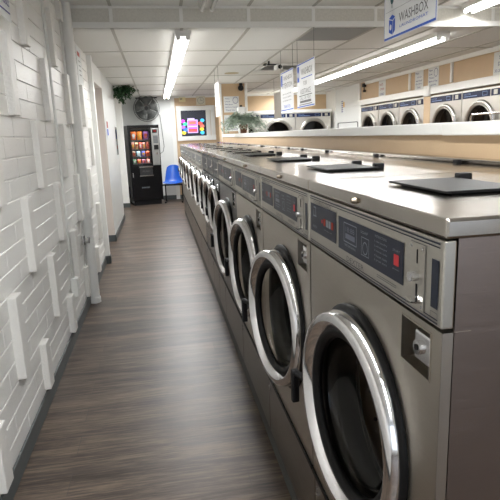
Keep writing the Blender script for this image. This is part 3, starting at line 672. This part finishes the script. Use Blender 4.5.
def draw_b(bo, w, h):
    k = MB(); X = -0.002
    for z in (h/2-0.01, -h/2+0.012): k.rect((X, 0, z), SUX, UZ, w-0.02, 0.010, 0)
    k.rect((X, w/2-0.06, 0.125), SUX, UZ, 0.07, 0.12, 0)
    k.text('WASHBOX', (X, -0.05, 0.14), SUX, UZ, 0.38, 0.045, 1)
    k.text('ATTENTION', (X, 0, 0.06), SUX, UZ, 0.5, 0.055, 1)
    for i, s_ in enumerate(('please remove all items', 'from your pockets', 'not responsible for loss')): k.text(s_, (X, 0, -0.03-0.036*i), SUX, UZ, 0.40, 0.024, 1)
    k.text('THANK YOU', (X, 0, -0.165), SUX, UZ, 0.30, 0.035, 0)
    k.build('print', [INKB, INKG], bo, fix=False)
hang('hanging_sign', 'white sign with blue borders, the farther of the two over the washers', 1.46, 5.64, 6.22, 1.69, 2.12, ZC, draw_b)
def draw_c(bo, w, h):
    k = MB(); X = -0.002
    for i in range(5): k.rect((X, 0, 0.14-0.06*i), SUX, UZ, w*0.7, 0.014, 0)
    k.build('print', [INKG], bo, fix=False)
hang('hanging_sign', 'narrow-looking white sign hanging edge-on left of the pillar', 0.87, 7.38, 7.86, 1.71, 2.17, ZC, draw_c)
hang('hanging_sign', 'blank grey-white sign with painted-in shade hanging beyond the two blue-bordered ones', 2.05, 8.75, 9.28, 1.69, 2.12, ZC, None, m=mat('sign_board_shaded', (0.55, 0.53, 0.50), 0.5))  # pale board, its shade put into a darker base colour

# ---------------------------------------------------------------- paper notices
def notice(label, pos, ux, w, h, lines, bordered=None, name='paper_notice', extra=None):
    """flat sheet on a wall; ux reading direction"""
    ux = Vector(ux); nrm = ux.cross(Vector(UZ)); p = Vector(pos)+nrm*0.003
    t = MB(); c = Vector((0, 0, 0))
    a = [-ux*w/2-Vector(UZ)*h/2, ux*w/2-Vector(UZ)*h/2, ux*w/2+Vector(UZ)*h/2, -ux*w/2+Vector(UZ)*h/2]
    t.add(a+[q-nrm*0.002 for q in a], [(0,1,2,3), (7,6,5,4), (0,4,5,1), (1,5,6,2), (2,6,7,3), (3,7,4,0)], 0)
    o = t.build(name, PAPER); o.location = p; tag(o, label, 'notice')
    k = MB(); mats_ = [INKN, INKR, INKB, YEL, INKG]
    for (s_, px, pz, tw, th, mi) in lines:
        if s_ == '#': k.rect(ux*px*w+Vector((0, 0, pz*h)), ux, UZ, tw*w, th*h, mi, 0.002)
        elif s_ == 'O': k.disc(ux*px*w+Vector((0, 0, pz*h)), ux, UZ, tw*w/2, th*h/2, mi, 0.002, rin=0.88)
        else: k.text(s_, ux*px*w+Vector((0, 0, pz*h)), ux, UZ, tw*w, th*h, mi, 0.002)
    if k.v: k.build('print', mats_, o, fix=False)
    return o
BX = (1, 0, 0)
# pillar notices
notice('white notice with a drawn circle, upper of the two on the pillar', (1.40, 9.996, 2.003), BX, 0.285, 0.285,
       [('Please', -0.25, 0.36, 0.3, 0.08, 0), ('Check', -0.25, 0.18, 0.35, 0.08, 0), ('Machines', -0.15, 0.0, 0.5, 0.09, 0), ('Before Using', 0.0, -0.18, 0.8, 0.1, 0), ('Thank You', -0.1, -0.36, 0.6, 0.1, 0), ('O', 0.27, 0.25, 0.36, 0.42, 0)])
notice('white notice with bold blue lettering, lower of the two on the pillar', (1.395, 9.996, 1.666), BX, 0.285, 0.295,
       [('Use', -0.2, 0.3, 0.4, 0.1, 0), ('At Your', -0.05, 0.05, 0.6, 0.12, 0), ('Of Customers', 0, -0.15, 0.8, 0.12, 0), ('Permitted', 0, -0.36, 0.7, 0.12, 0)])
# right wall notices
notice('small white notice with red lettering on the tan wall', (XR-0.001, 9.42, 2.17), SUX, 0.30, 0.30,
       [('NO', -0.1, 0.25, 0.5, 0.13, 1), ('OVER', 0, -0.02, 0.6, 0.13, 1), ('LOAD', 0, -0.3, 0.6, 0.13, 0)])
notice('handwritten notice left of the wall batten, without a circle', (XR-0.001, 8.02, 2.18), SUX, 0.27, 0.30,
       [('Please', -0.2, 0.34, 0.4, 0.09, 0), ('do not', 0.05, 0.15, 0.5, 0.09, 0), ('over load', 0, -0.03, 0.75, 0.1, 0), ('the dryer', 0, -0.2, 0.75, 0.1, 0), ('Thanks', 0, -0.37, 0.45, 0.09, 0)])
notice('handwritten notice with a circle, next to the wall batten', (XR-0.001, 7.58, 2.18), SUX, 0.31, 0.29,
       [('Please', -0.25, 0.34, 0.35, 0.09, 0), ('Check', -0.25, 0.15, 0.35, 0.09, 0), ('Washers', -0.15, -0.03, 0.5, 0.1, 0), ('Before You', 0, -0.2, 0.8, 0.1, 0), ('Leave', 0, -0.37, 0.6, 0.09, 0), ('O', 0.25, 0.2, 0.36, 0.42, 0)])
notice('large white notice at the right edge of the picture', (XR-0.001, 5.92, 2.16), SUX, 0.42, 0.29,
       [('STACK', 0, 0.27, 0.5, 0.15, 0), ('DRYERS', 0, 0.02, 0.55, 0.15, 0), ('30 LB CAPACITY', 0, -0.25, 0.85, 0.12, 0)])
notice('white notice with a yellow mark on the white panelling', (XR-0.017, 11.46, 1.97), SUX, 0.27, 0.31,
       [('#', 0.22, 0.12, 0.3, 0.35, 3)] + [('#', -0.18, 0.35-0.14*i, 0.4, 0.06, 0) for i in range(6)])
# left wall notices
notice('white notice with blue capitals at the top left corner of the picture', (XL+0.045, 2.67, 2.215), (0, 1, 0), 0.50, 0.38,
       [('NOT RESPONSIBLE', 0.0, 0.34, 0.86, 0.10, 0), ('FOR ITEMS LEFT IN', 0.0, 0.14, 0.88, 0.11, 0), ('MACHINE OR ART. M', 0, -0.06, 0.90, 0.12, 0), ('OWNER IS RESPONSIBLE', 0, -0.26, 0.92, 0.12, 0), ('#', 0, -0.40, 0.92, 0.02, 0)])
notice('tall white notice with red heading beyond the thick pipe', (XL+0.004, 5.68, 2.17), (0, 1, 0), 0.34, 0.36,
       [('#', -0.1, 0.3, 0.5, 0.12, 1)] + [('#', 0, 0.12-0.12*i, 0.4, 0.03, 4) for i in range(4)])
notice('narrow colourful poster on the glossy wall past the doorway', (-0.697, 8.03, 1.60), (0, 1, 0), 0.24, 0.30,
       [('#', 0, 0.2, 0.8, 0.3, 1), ('#', 0, -0.15, 0.8, 0.3, 2)], name='poster')
notice('framed grey-blue poster near the end of the glossy wall', (-0.697, 9.62, 1.42), (0, 1, 0), 0.40, 0.52,
       [('#', 0, 0.0, 0.9, 0.9, 4), ('#', 0, 0.22, 0.7, 0.3, 2), ('#', 0, -0.2, 0.7, 0.12, 1)], name='poster')

# ---------------------------------------------------------------- vending machine
VR = math.radians(12)
vm = thing('vending_machine', 'black snack vending machine with lit window against the back wall', 'vending machine', (-0.62, 11.85, 0), VR)
VW, VH, VD = 0.68, 1.73, 0.76
b = MB(); b.box(0, 0.025, 0.0, VD, 0.06, VH); b.box(VW-0.025, VW, 0, VD, 0.06, VH); b.box(0, VW, 0, VD, VH-0.025, VH); b.box(0, VW, VD-0.02, VD, 0.06, VH); b.box(0, VW, 0.02, VD, 0.06, 0.09)
b.build('cabinet', mat('vending_cabinet_grey', (0.30, 0.305, 0.295), 0.4), vm, bevel=0.006)
MB().box(0.03, VW-0.03, 0.05, VD-0.03, 0, 0.06).build('base', BLACK, vm)
d = MB(); d.box(0.0, 0.065, -0.03, 0.0, 0.10, VH); d.box(0.065, VW, -0.03, 0.0, 0.10, 0.86); d.box(0.065, VW, -0.03, 0.0, 1.665, VH); d.box(0.475, 0.50, -0.03, 0.0, 0.86, 1.665); d.box(0.665, VW, -0.03, 0, 0.86, 1.665); d.box(0.065, 0.475, -0.03, 0, 0.86, 0.90)
vd = d.build('door', BGLOSS, vm, bevel=0.004)
MB().box(0.065, 0.475, -0.018, -0.012, 0.90, 1.665).build('window', CGLASS, vd)
sp = MB(); sp.box(0.50, 0.665, -0.034, 0.0, 0.87, 1.66); spo = sp.build('selection_panel', mat('vending_silver', (0.33, 0.33, 0.32), 0.35, 0.5), vm, bevel=0.004)
MB().box(0.53, 0.63, -0.038, -0.034, 1.56, 1.63).build('display', BGLOSS, spo)
MB().text('88', (0.582, -0.038, 1.597), BX, UZ, 0.05, 0.035, 0, 0.003).build('digits', REDL, spo, fix=False)
kp = MB(); kp.box(0.54, 0.64, -0.040, -0.034, 1.34, 1.50); kk = kp
for i in range(3):
    for j in range(4): kk.rect((0.56+i*0.028, -0.040, 1.37+0.035*j), BX, UZ, 0.02, 0.024, 1, 0.002)
kk.build('keypad', [mat('keypad_grey', (0.10, 0.11, 0.12), 0.5), INKG], spo, fix=False)
MB().box(0.545, 0.645, -0.045, -0.034, 1.20, 1.30).build('bill_acceptor', BLACK, spo, bevel=0.004)
MB().box(0.57, 0.62, -0.039, -0.034, 1.10, 1.14).build('coin_slot', CHROME2, spo)
dl = MB(); dl.box(0.20, 0.48, -0.034, -0.03, 0.66, 0.83); dlo = dl.build('delivery_flap', mat('flap_black', (0.03, 0.03, 0.032), 0.3), vm, bevel=0.003)
MB().box(0.19, 0.49, -0.045, -0.03, 0.825, 0.845).box(0.19, 0.49, -0.045, -0.03, 0.635, 0.655).build('flap_trim', CHROME2, dlo)
MB().text('PUSH', (0.34, -0.034, 0.74), BX, UZ, 0.16, 0.03, 0, 0.002).build('lettering', INKG, dlo, fix=False)
MB().box(0.035, 0.055, -0.045, -0.03, 0.62, 0.72).build('lock', CHROME2, vd, bevel=0.003)
MB().text('SNACKS', (0.30, -0.03, 0.39), BX, UZ, 0.17, 0.03, 0, 0.002).build('lettering', INKL, vd, fix=False)
MB().box(0.03, 0.64, 0.0, 0.03, 0.0, 0.1).build('kick_plate', BLACK, vm)
MB().box(-0.008, 0.0, 0.25, 0.5, 0.15, 0.4).build('vent_grille', BLACK, vm)
sh = MB()
SZ = (1.42, 1.22, 1.06, 0.91)
sh.box(0.03, 0.47, 0.010, 0.020, 1.635, 1.68)
for z in SZ: sh.box(0.03, 0.47, 0.02, 0.5, z-0.012, z).box(0.03, 0.47, 0.016, 0.020, z-0.032, z)
sh.build('shelf', mat('shelf_dark', (0.05, 0.05, 0.05), 0.5), vm)
MB().box(0.47, 0.485, 0.01, 0.7, 0.88, 1.68).box(0.03, 0.47, 0.5, 0.51, 0.88, 1.68).build('inner_wall', BLACK, vm)
for z in (1.66, 1.40, 1.20, 1.04): MB().cyl((0.07, 0.035, z), (0.46, 0.035, z), 0.004, 8).build('lamp', mat('vending_lamp', (1, 0.95, 0.9), 0.3, emit=10), vm)
MV = Matrix.Translation((-0.62, 11.85, 0)) @ Matrix.Rotation(VR, 4, 'Z')
def pk(name, c):
    return mat('wrapper_'+name, c, 0.35)
ROW = [[('orange', (0.8, 0.16, 0.02)), ('amber', (0.85, 0.25, 0.02)), ('purple', (0.22, 0.08, 0.3))],
       [('pink', (0.6, 0.25, 0.22)), ('cream', (0.65, 0.5, 0.25)), ('red', (0.7, 0.1, 0.06)), ('rose', (0.6, 0.3, 0.28)), ('brick', (0.55, 0.15, 0.1))],
       [('brown', (0.25, 0.15, 0.10)), ('pale blue', (0.3, 0.5, 0.65)), ('blue', (0.08, 0.10, 0.5)), ('rust', (0.6, 0.12, 0.05))],
       [('green', (0.06, 0.22, 0.10)), ('vermilion', (0.65, 0.12, 0.08)), ('mauve', (0.35, 0.15, 0.25)), ('coral', (0.7, 0.2, 0.16))]]
RN = ['top', 'second', 'third', 'bottom']
for r, row in enumerate(ROW):
    n = len(row)
    for i, (cn_, cc) in enumerate(row):
        w = 0.40/n*0.82; h = (0.19, 0.155, 0.125, 0.10)[r]*0.93; x = 0.065+0.40*(i+0.5)/n; y = 0.06
        b = MB(); N = 6; vv = []
        for sgn in (-1, 1):
            for a in range(N+1):
                for c_ in range(N+1):
                    u = a/N*2-1; v = c_/N*2-1; th = 0.022*(1-u**4)*(1-v**4)
                    vv.append((u*w/2, sgn*th, (v+1)*h/2))
        fs = []
        for s in range(2):
            o_ = s*(N+1)**2
            for a in range(N):
                for c_ in range(N): q = o_+a*(N+1)+c_; fs.append((q, q+1, q+N+2, q+N+1) if s else (q, q+N+1, q+N+2, q+1))
        b.add(vv, fs, 0, True)
        o = b.build('snack_packet', pk(cn_.replace(' ', '_'), cc)); 
        o.matrix_world = MV @ Matrix.Translation((x, y, SZ[r]+0.001))
        pos = 'leftmost' if i == 0 else 'rightmost' if i == n-1 else ('middle' if n == 3 else ('second from left', 'third from left', 'fourth from left')[i-1])
        tag(o, f'{cn_} snack packet, {pos} on the {RN[r]} vending machine shelf', 'snack packet', 'snack packets in the vending machine')
        k = MB(); k.disc((0, -0.024, h*0.55), BX, UZ, w*0.33, h*0.2, 0, 0.002); k.rect((0, -0.022, h*0.25), BX, UZ, w*0.5, h*0.1, 0, 0.002)
        k.build('print', [INKW, YEL, INKR][(i+r) % 3], o, fix=False)

# ---------------------------------------------------------------- blue chair
ch = thing('waiting_chair', 'blue moulded plastic chair on black legs by the vending machine', 'chair', (0.30, 12.20, 0), math.radians(-6))
# profile from front lip to top of back, width varies
P = [(-0.24, 0.425, 0.22), (-0.225, 0.445, 0.225), (-0.12, 0.435, 0.225), (0.02, 0.42, 0.22), (0.12, 0.425, 0.215), (0.175, 0.47, 0.21), (0.20, 0.56, 0.195), (0.225, 0.68, 0.175), (0.25, 0.78, 0.155), (0.262, 0.83, 0.12)]
vv = []; N = 10
for (y, z, hw) in P:
    for k in range(N+1):
        u = k/N*2-1; bulge = 0.035*u*u if z < 0.46 else 0; fw = -0.05*u*u if z >= 0.46 else 0
        vv.append((u*hw, y+fw, z+bulge - (0.03*abs(u)**3 if z > 0.8 else 0)))
fs = [(i*(N+1)+k, i*(N+1)+k+1, (i+1)*(N+1)+k+1, (i+1)*(N+1)+k) for i in range(len(P)-1) for k in range(N)]
m_ = MB(); m_.add(vv, fs, 0, True); so = m_.build('seat_shell', BLUE, ch)
md = so.modifiers.new('solid', 'SOLIDIFY'); md.thickness = 0.008; md = so.modifiers.new('sub', 'SUBSURF'); md.levels = 1; md.render_levels = 2
MB().box(-0.25, 0.25, -0.03, 0.03, 0.375, 0.405).box(-0.20, 0.20, -0.20, 0.17, 0.405, 0.415).build('seat_support', BLACK, ch)
for s in (-1, 1):
    MB().box(s*0.19-0.014, s*0.19+0.014, -0.014, 0.014, 0.03, 0.38).build('leg', BLACK, ch)
    MB().box(s*0.19-0.02, s*0.19+0.02, -0.24, 0.20, 0.0, 0.03).build('foot', BLACK, ch, bevel=0.006)

# ---------------------------------------------------------------- wall fan, cord
fn = thing('wall_fan', 'round grey caged fan mounted high on the back wall', 'fan', (-0.185, 12.42, 2.10))
R = 0.285
cg = MB()
for (r, y) in ((R, 0), (R, -0.03), (R*0.97, -0.06), (R*0.8, -0.095), (R*0.6, -0.115), (R*0.4, -0.125), (R*0.2, -0.13)):
    cg.tube([(r*math.cos(a), y, r*math.sin(a)) for a in [2*PI*i/36 for i in range(37)]], 0.005 if r == R else 0.0028, 5)
for i in range(56):
    a = 2*PI*i/56
    cg.tube([(q*R*math.cos(a), y, q*R*math.sin(a)) for q, y in ((0.18, -0.13), (0.4, -0.125), (0.6, -0.115), (0.8, -0.095), (0.97, -0.06), (1, 0), (0.97, 0.05), (0.6, 0.08), (0.25, 0.09))], 0.0022, 4)
cg.build('cage', WIRE, fn)
MB().cyl((0, -0.02, 0), (0, 0.12, 0), 0.06, 20).build('motor', BLADE, fn); MB().cyl((0, -0.14, 0), (0, -0.125, 0), 0.04, 20).build('hub_cap', BLACK, fn)
bl = MB()
for i in range(5):
    a = 2*PI*i/5+0.3; pts_ = []
    for q in (0.2, 0.5, 0.75, 0.92):
        for da in (-0.62, 0.0, 0.62):
            aa = a+da*(0.6+0.5*q); pts_.append((q*R*math.cos(aa), -0.03-0.03*da, q*R*math.sin(aa)))
    bl.add(pts_, [(r*3+c_, r*3+c_+1, (r+1)*3+c_+1, (r+1)*3+c_) for r in range(3) for c_ in range(2)], 0, True)
bo = bl.build('blade', BLADE, fn); bo.modifiers.new('s', 'SOLIDIFY').thickness = 0.003
MB().box(-0.03, 0.03, 0.08, 0.28, -0.03, 0.03).box(-0.07, 0.07, 0.265, 0.28, -0.1, 0.1).build('bracket', BLADE, fn)
tag(MB().tube([(0.03, 12.67, 2.03), (0.10, 12.68, 1.95), (0.13, 12.68, 1.55), (0.15, 12.68, 1.25), (0.12, 12.68, 1.13), (0.04, 12.68, 1.08)], 0.006, 6).build('power_cord', BLADE),
    'grey power cord hanging down from the fan beside the vending machine', 'cord')
tag(MB().cyl((-0.42, 12.67, 2.345), (0.06, 12.67, 2.345), 0.014, 8).build('wall_rail', BLACK), 'short black rail on the back wall above the fan', 'rail')

# ---------------------------------------------------------------- television frame, clock, thermostat
tv = thing('television', 'television glowing with neon shapes in a white fluted frame', 'television', (0.90, YB-0.015, 1.74))
fr = MB(); x0, x1, z0, z1 = -0.42, 0.36, -0.38, 0.40; fw = 0.10
fr.box(x0, x1+0.11, -0.03, 0, z1-fw, z1); fr.box(x0, x1+0.11, -0.03, 0, z0, z0+fw); fr.box(x0, x0+fw, -0.03, 0, z0, z1); fr.box(x1-fw, x1, -0.03, 0, z0, z1); fr.box(x1+0.01, x1+0.11, -0.03, 0, z0, z1)
for x in (x0, x1-fw, x1+0.01):
    for z in (z0, z1-fw): fr.box(x-0.005, x+fw+0.005, -0.042, 0, z-0.005, z+fw+0.005); fr.cyl((x+fw/2, -0.042, z+fw/2), (x+fw/2, -0.048, z+fw/2), 0.03, 16)
    for q in (0.03, 0.05, 0.07): fr.cyl((x+q, -0.032, z0+fw), (x+q, -0.032, z1-fw), 0.006, 6)
fr.build('frame', WPAINT, tv, bevel=0.003)
scm = mat('screen_dark', (0.010, 0.011, 0.016), 0.25, emit=0.6)
scr = MB().box(x0+fw, x1-fw, -0.012, 0.0, z0+fw, z1-fw).build('screen', scm, tv)
cols = {'violet': (0.35, 0.12, 0.9), 'magenta': (0.7, 0.05, 0.75), 'green': (0.03, 0.65, 0.28), 'blue': (0.04, 0.18, 0.9), 'yellow': (0.8, 0.62, 0.05), 'red': (0.9, 0.08, 0.07), 'cyan': (0.05, 0.45, 0.95), 'lilac': (0.55, 0.45, 0.95), 'coral': (0.9, 0.16, 0.12)}
ms = {k_: mat('screen_'+k_, v_, 0.3, emit=0.28) for k_, v_ in cols.items()}
ml = list(ms.values()); ix = {k_: i for i, k_ in enumerate(ms)}
p = MB(); cx = (x0+x1)/2; cz_ = 0.0
def D(x, z, rx, rz_, c): p.disc((cx+x, -0.012, cz_+z), BX, UZ, rx, rz_, ix[c], 0.002+0.0003*len(p.f) % 0.002)
for (x, z, c) in ((-0.25, 0.06, 'magenta'), (-0.205, 0.0, 'green'), (-0.25, -0.07, 'violet'), (-0.20, -0.13, 'blue'), (-0.24, -0.2, 'yellow'), (0.20, 0.07, 'cyan'), (0.15, 0.0, 'red'), (0.19, -0.06, 'coral'), (0.18, -0.13, 'yellow'), (0.19, -0.21, 'cyan')):
    p.disc((cx+x, -0.012, cz_+z), BX, UZ, 0.05, 0.04, ix[c], 0.002)
p.rect((cx-0.03, -0.012, -0.06), BX, UZ, 0.24, 0.30, ix['lilac'], 0.002); p.rect((cx-0.03, -0.012, -0.06), BX, UZ, 0.21, 0.27, ix['violet'], 0.003)
p.rect((cx-0.03, -0.012, 0.02), BX, UZ, 0.17, 0.08, ix['coral'], 0.004); p.rect((cx-0.03, -0.012, -0.06), BX, UZ, 0.22, 0.03, ix['lilac'], 0.004); p.rect((cx-0.03, -0.012, -0.15), BX, UZ, 0.20, 0.08, ix['red'], 0.004); p.rect((cx-0.06, -0.012, 0.10), BX, UZ, 0.16, 0.05, ix['lilac'], 0.004)
p.build('picture', ml, scr, fix=False)
ck = thing('wall_clock', 'square cream clock on the tan wall above the television', 'clock', (1.06, YB-0.012, 2.255))
MB().box(-0.105, 0.105, -0.03, 0, -0.095, 0.095).build('case', mat('cream_case', (0.66, 0.63, 0.50), 0.4), ck, bevel=0.006)
MB().disc((0, -0.03, 0), BX, UZ, 0.075, 0.075, 0, 0.002, 28).build('face', CLOCKF, ck, fix=False)
MB().rect((0.0, -0.03, 0.02), BX, UZ, 0.008, 0.05, 0, 0.004).rect((0.02, -0.03, 0.0), BX, UZ, 0.05, 0.008, 0, 0.004).disc((0, -0.03, 0), BX, UZ, 0.078, 0.078, 0, 0.003, 28, rin=0.92).build('hands', INKG, ck, fix=False)
th = thing('thermostat', 'small beige thermostat on the tan wall left of the clock', 'thermostat', (0.635, YB-0.012, 2.29))
MB().box(-0.075, 0.075, -0.03, 0, -0.05, 0.045).build('case', mat('beige_case', (0.72, 0.64, 0.36), 0.5), th, bevel=0.005)
MB().box(-0.055, 0.0, -0.033, -0.029, 0.0, 0.022).build('display', INKG, th)

# ---------------------------------------------------------------- plants
def leaf(mb, p, d, n_, L, w, mi=0, fold=0.25):
    d = d.normalized(); s = d.cross(n_).normalized(); n_ = s.cross(d)
    mb.add([p, p+d*L*0.35+s*w/2+n_*w*fold, p+d*L, p+d*L*0.35-s*w/2+n_*w*fold, p+d*L*0.5], [(0,1,4), (1,2,4), (4,2,3), (0,4,3)], mi)
iv = thing('hanging_ivy', 'dark green ivy hanging from the ceiling at the left wall corner', 'plant', (-0.53, 9.9, 2.285))
st_ = MB(); lf = MB(); rnd = random.Random(3)
MB().lathe((0, 0, -0.03), (0, 0, 1), [(0.001, -0.06), (0.07, -0.05), (0.09, 0.0), (0.085, 0.0), (0.001, -0.01)], 18).cyl((0, 0, -0.03), (0, 0, 0.13), 0.003, 6).build('basket', BLACK, iv)
for i in range(70):
    a = rnd.uniform(0, 2*PI); r = rnd.uniform(0.08, 0.25); h0 = rnd.uniform(0.0, 0.07); dz = rnd.choice((0.02, 0.06, 0.10, 0.14)) 
    pts_ = [Vector((0, 0, 0.0)), Vector((math.cos(a)*r*0.5, math.sin(a)*r*0.5*0.8, h0)), Vector((math.cos(a)*r, math.sin(a)*r*0.8, h0-dz))]
    st_.tube(pts_, 0.002, 4)
    for q in range(13):
        tq = q/12; b_ = pts_[0].lerp(pts_[1], min(1, tq*2)) if tq < 0.5 else pts_[1].lerp(pts_[2], tq*2-1)
        b_ = b_+Vector((rnd.gauss(0, 0.012), rnd.gauss(0, 0.012), rnd.gauss(0, 0.015)))
        leaf(lf, b_, Vector((rnd.gauss(0, 1), rnd.gauss(0, 1)-0.4, rnd.gauss(-0.5, 0.6))), Vector((0.1, -0.6, 1)), rnd.uniform(0.045, 0.07), rnd.uniform(0.04, 0.055))
for i in range(3):
    b0 = Vector((-0.06+0.03*i, -0.06, 0)); 
    for q in range(22):
        b_ = b0+Vector((rnd.gauss(0, 0.02), rnd.gauss(0, 0.02), -0.012*q+0.04)); leaf(lf, b_, Vector((rnd.gauss(0, 1), -0.5, -0.8)), Vector((0, -0.6, 1)), 0.05, 0.04)
st_.build('vines', LEAF, iv); lf.build('leaves', LEAF, iv, fix=False)
fp = thing('potted_fern', 'grey-green leafy plant in a brown pot on the divider shelf', 'plant', (1.295, 8.05, 1.469))
MB().lathe((0, 0, 0), (0, 0, 1), [(0.001, 0), (0.045, 0), (0.05, 0.02), (0.052, 0.07), (0.063, 0.08), (0.068, 0.13), (0.058, 0.13), (0.055, 0.115), (0.001, 0.112)], 24).build('pot', TERRA, fp)
st_ = MB(); lf = MB()
for i in range(110):
    a = rnd.uniform(0, 2*PI); r = rnd.uniform(0.16, 0.37); up = rnd.uniform(0.10, 0.30)*(1.15-r); end = rnd.uniform(-0.02, 0.15) if r < 0.24 else rnd.uniform(-0.08, 0.08)
    A = Vector((0, 0, 0.11)); Bp = Vector((math.cos(a)*r*0.5, math.sin(a)*r*0.45, 0.14+up)); E_ = Vector((math.cos(a)*r, math.sin(a)*r*0.9, 0.10+end))
    pts_ = [((1-t_)**2)*A+2*t_*(1-t_)*Bp+t_*t_*E_ for t_ in [q/8 for q in range(9)]]
    st_.tube(pts_, 0.0016, 4)
    for q in range(2, 9):
        for s in (-1, 1):
            d_ = (pts_[q]-pts_[q-1]).normalized(); side = d_.cross(Vector((0, 0, 1))).normalized()*s
            leaf(lf, pts_[q], d_*0.7+side+Vector((0, 0, rnd.gauss(-0.1, 0.3))), Vector((0, 0, 1)), rnd.uniform(0.04, 0.065), 0.027)
st_.build('stems', LEAF2, fp); lf.build('leaves', LEAF2, fp, fix=False)

# ---------------------------------------------------------------- dispenser, cameras, vent, carts
dp = thing('soap_dispenser', 'white upright dispenser with a black cap behind the potted plant', 'dispenser', (1.38, 8.75, 1.468))
MB().box(-0.055, 0.055, -0.045, 0.045, 0, 0.16).box(-0.03, 0.03, -0.03, 0.03, 0.16, 0.30).build('stand', WPAINT, dp, bevel=0.012)
MB().box(-0.062, 0.062, -0.05, 0.05, 0.30, 0.42).build('head', WPAINT, dp, bevel=0.014)
MB().cyl((-0.0, 0, 0.415), (0, 0, 0.45), 0.022, 12).build('cap', BLACK, dp)
sc = thing('dome_camera', 'small black camera at the top of the tan pillar', 'security camera', (1.58, 9.94, ZC))
MB().cyl((0, 0, 0), (0, 0, -0.04), 0.03, 12).build('mount', BLACK, sc); 
MB().lathe((0, 0, -0.085), (0, -1, 0), [(0.001, 0.05), (0.03, 0.045), (0.05, 0.02), (0.053, 0), (0.05, -0.03), (0.001, -0.05)], 20).build('body', BLACK, sc)
sc = thing('wall_camera', 'black camera on the right wall near the ceiling corner', 'security camera', (XR, 10.22, 2.27))
MB().box(-0.06, 0, -0.05, 0.05, 0.0, 0.07).build('body', BLACK, sc, bevel=0.012); MB().cyl((-0.03, 0, 0.0), (-0.03, 0, -0.06), 0.01, 8).cyl((-0.05, 0, -0.075), (0.0, 0, -0.075), 0.022, 10).build('bracket', BLACK, sc)
cv = thing('ceiling_vent', 'white ceiling vent with black slots beyond the step', 'vent', (1.76, 7.55, ZC))
fr = MB(); 
for (a0, a1, b0, b1) in ((-0.29, 0.29, -0.3, -0.26), (-0.29, 0.29, 0.26, 0.3), (-0.29, -0.25, -0.3, 0.3), (0.25, 0.29, -0.3, 0.3)): fr.box(a0, a1, b0, b1, -0.03, -0.004)
fr.build('frame', HOUS, cv); MB().box(-0.25, 0.25, -0.26, 0.26, -0.012, -0.005).build('backing', BLACK, cv)
sl = MB()
for i in range(4):
    y = -0.17+0.12*i; sl.add([(-0.25, y-0.012, -0.028), (0.25, y-0.012, -0.028), (0.25, y+0.010, -0.014), (-0.25, y+0.010, -0.014)], [(0,1,2,3)])
so = sl.build('slats', HOUS, cv); so.modifiers.new('s', 'SOLIDIFY').thickness = 0.003
bc = thing('bullet_camera', 'small white and black camera hanging beside the ceiling vent', 'security camera', (1.50, 7.05, ZC))
MB().cyl((0, 0, 0), (0, 0, -0.05), 0.012, 8).box(-0.02, 0.16, -0.012, 0.012, -0.055, -0.04).build('mount', BLACK, bc)
MB().box(0.08, 0.16, -0.12, 0.06, -0.12, -0.055).build('housing', WPAINT, bc, bevel=0.008); MB().cyl((0.12, -0.12, -0.087), (0.12, -0.128, -0.087), 0.026, 14).build('lens', BGLOSS, bc)
tag(MB().cyl((1.19, 8.32, ZC), (1.19, 8.32, ZC-0.006), 0.11, 24).build('ceiling_disc', mat('stained_disc', (0.50, 0.42, 0.26), 0.7)), 'flat round tan stain cover on a ceiling tile left of the vent', 'cover')

def cart(label, x, y, rz, zr, m):
    t = thing('laundry_cart', label, 'laundry cart', (x, y, 0), rz, 'laundry carts behind the divider')
    b = MB(); w, l = 0.28, 0.40
    for z in (0.45, 0.62, 0.80): b.tube([(-w, -l, z), (w, -l, z), (w, l, z), (-w, l, z), (-w, -l, z)], 0.006, 6)
    for i in range(9):
        y_ = -l+2*l*i/8
        for s in (-1, 1): b.cyl((s*w, y_, 0.45), (s*w, y_, 0.80), 0.003, 5)
        b.cyl((-w, y_, 0.45), (w, y_, 0.45), 0.003, 5)
    for i in range(7):
        x_ = -w+2*w*i/6
        for s in (-1, 1): b.cyl((x_, s*l, 0.45), (x_, s*l, 0.80), 0.003, 5)
    b.build('basket', m, t)
    for sx_ in (-1, 1):
        for sy in (-1, 1):
            MB().cyl((sx_*w, sy*l, 0.12), (sx_*w, sy*l, 0.80), 0.010, 8).build('leg', m, t)
            MB().cyl((sx_*w-0.012, sy*l, 0.05), (sx_*w+0.012, sy*l, 0.05), 0.05, 14).cyl((sx_*w, sy*l, 0.05), (sx_*w, sy*l, 0.13), 0.008, 6).build('wheel', BLACK, t)
    MB().tube([(0, -l, 0.80), (0, -l, zr-0.02), (0, -l+0.02, zr), (0, l-0.02, zr), (0, l, zr-0.02), (0, l, 0.80)], 0.008, 8).cyl((0, -l, zr), (0, -l-0.0, zr+0.001), 0.012, 8).build('hanging_rail', m, t)
    return t
cart('chrome wire cart whose hanging rail shows at the right edge', 2.6, 3.76, 0.0, 1.542, CHROME2)
cart('wire cart with dark rail in front of the white panelling', 3.55, 9.72, 0.12, 1.60, mat('dark_rail', (0.1, 0.1, 0.1), 0.4, 0.6))
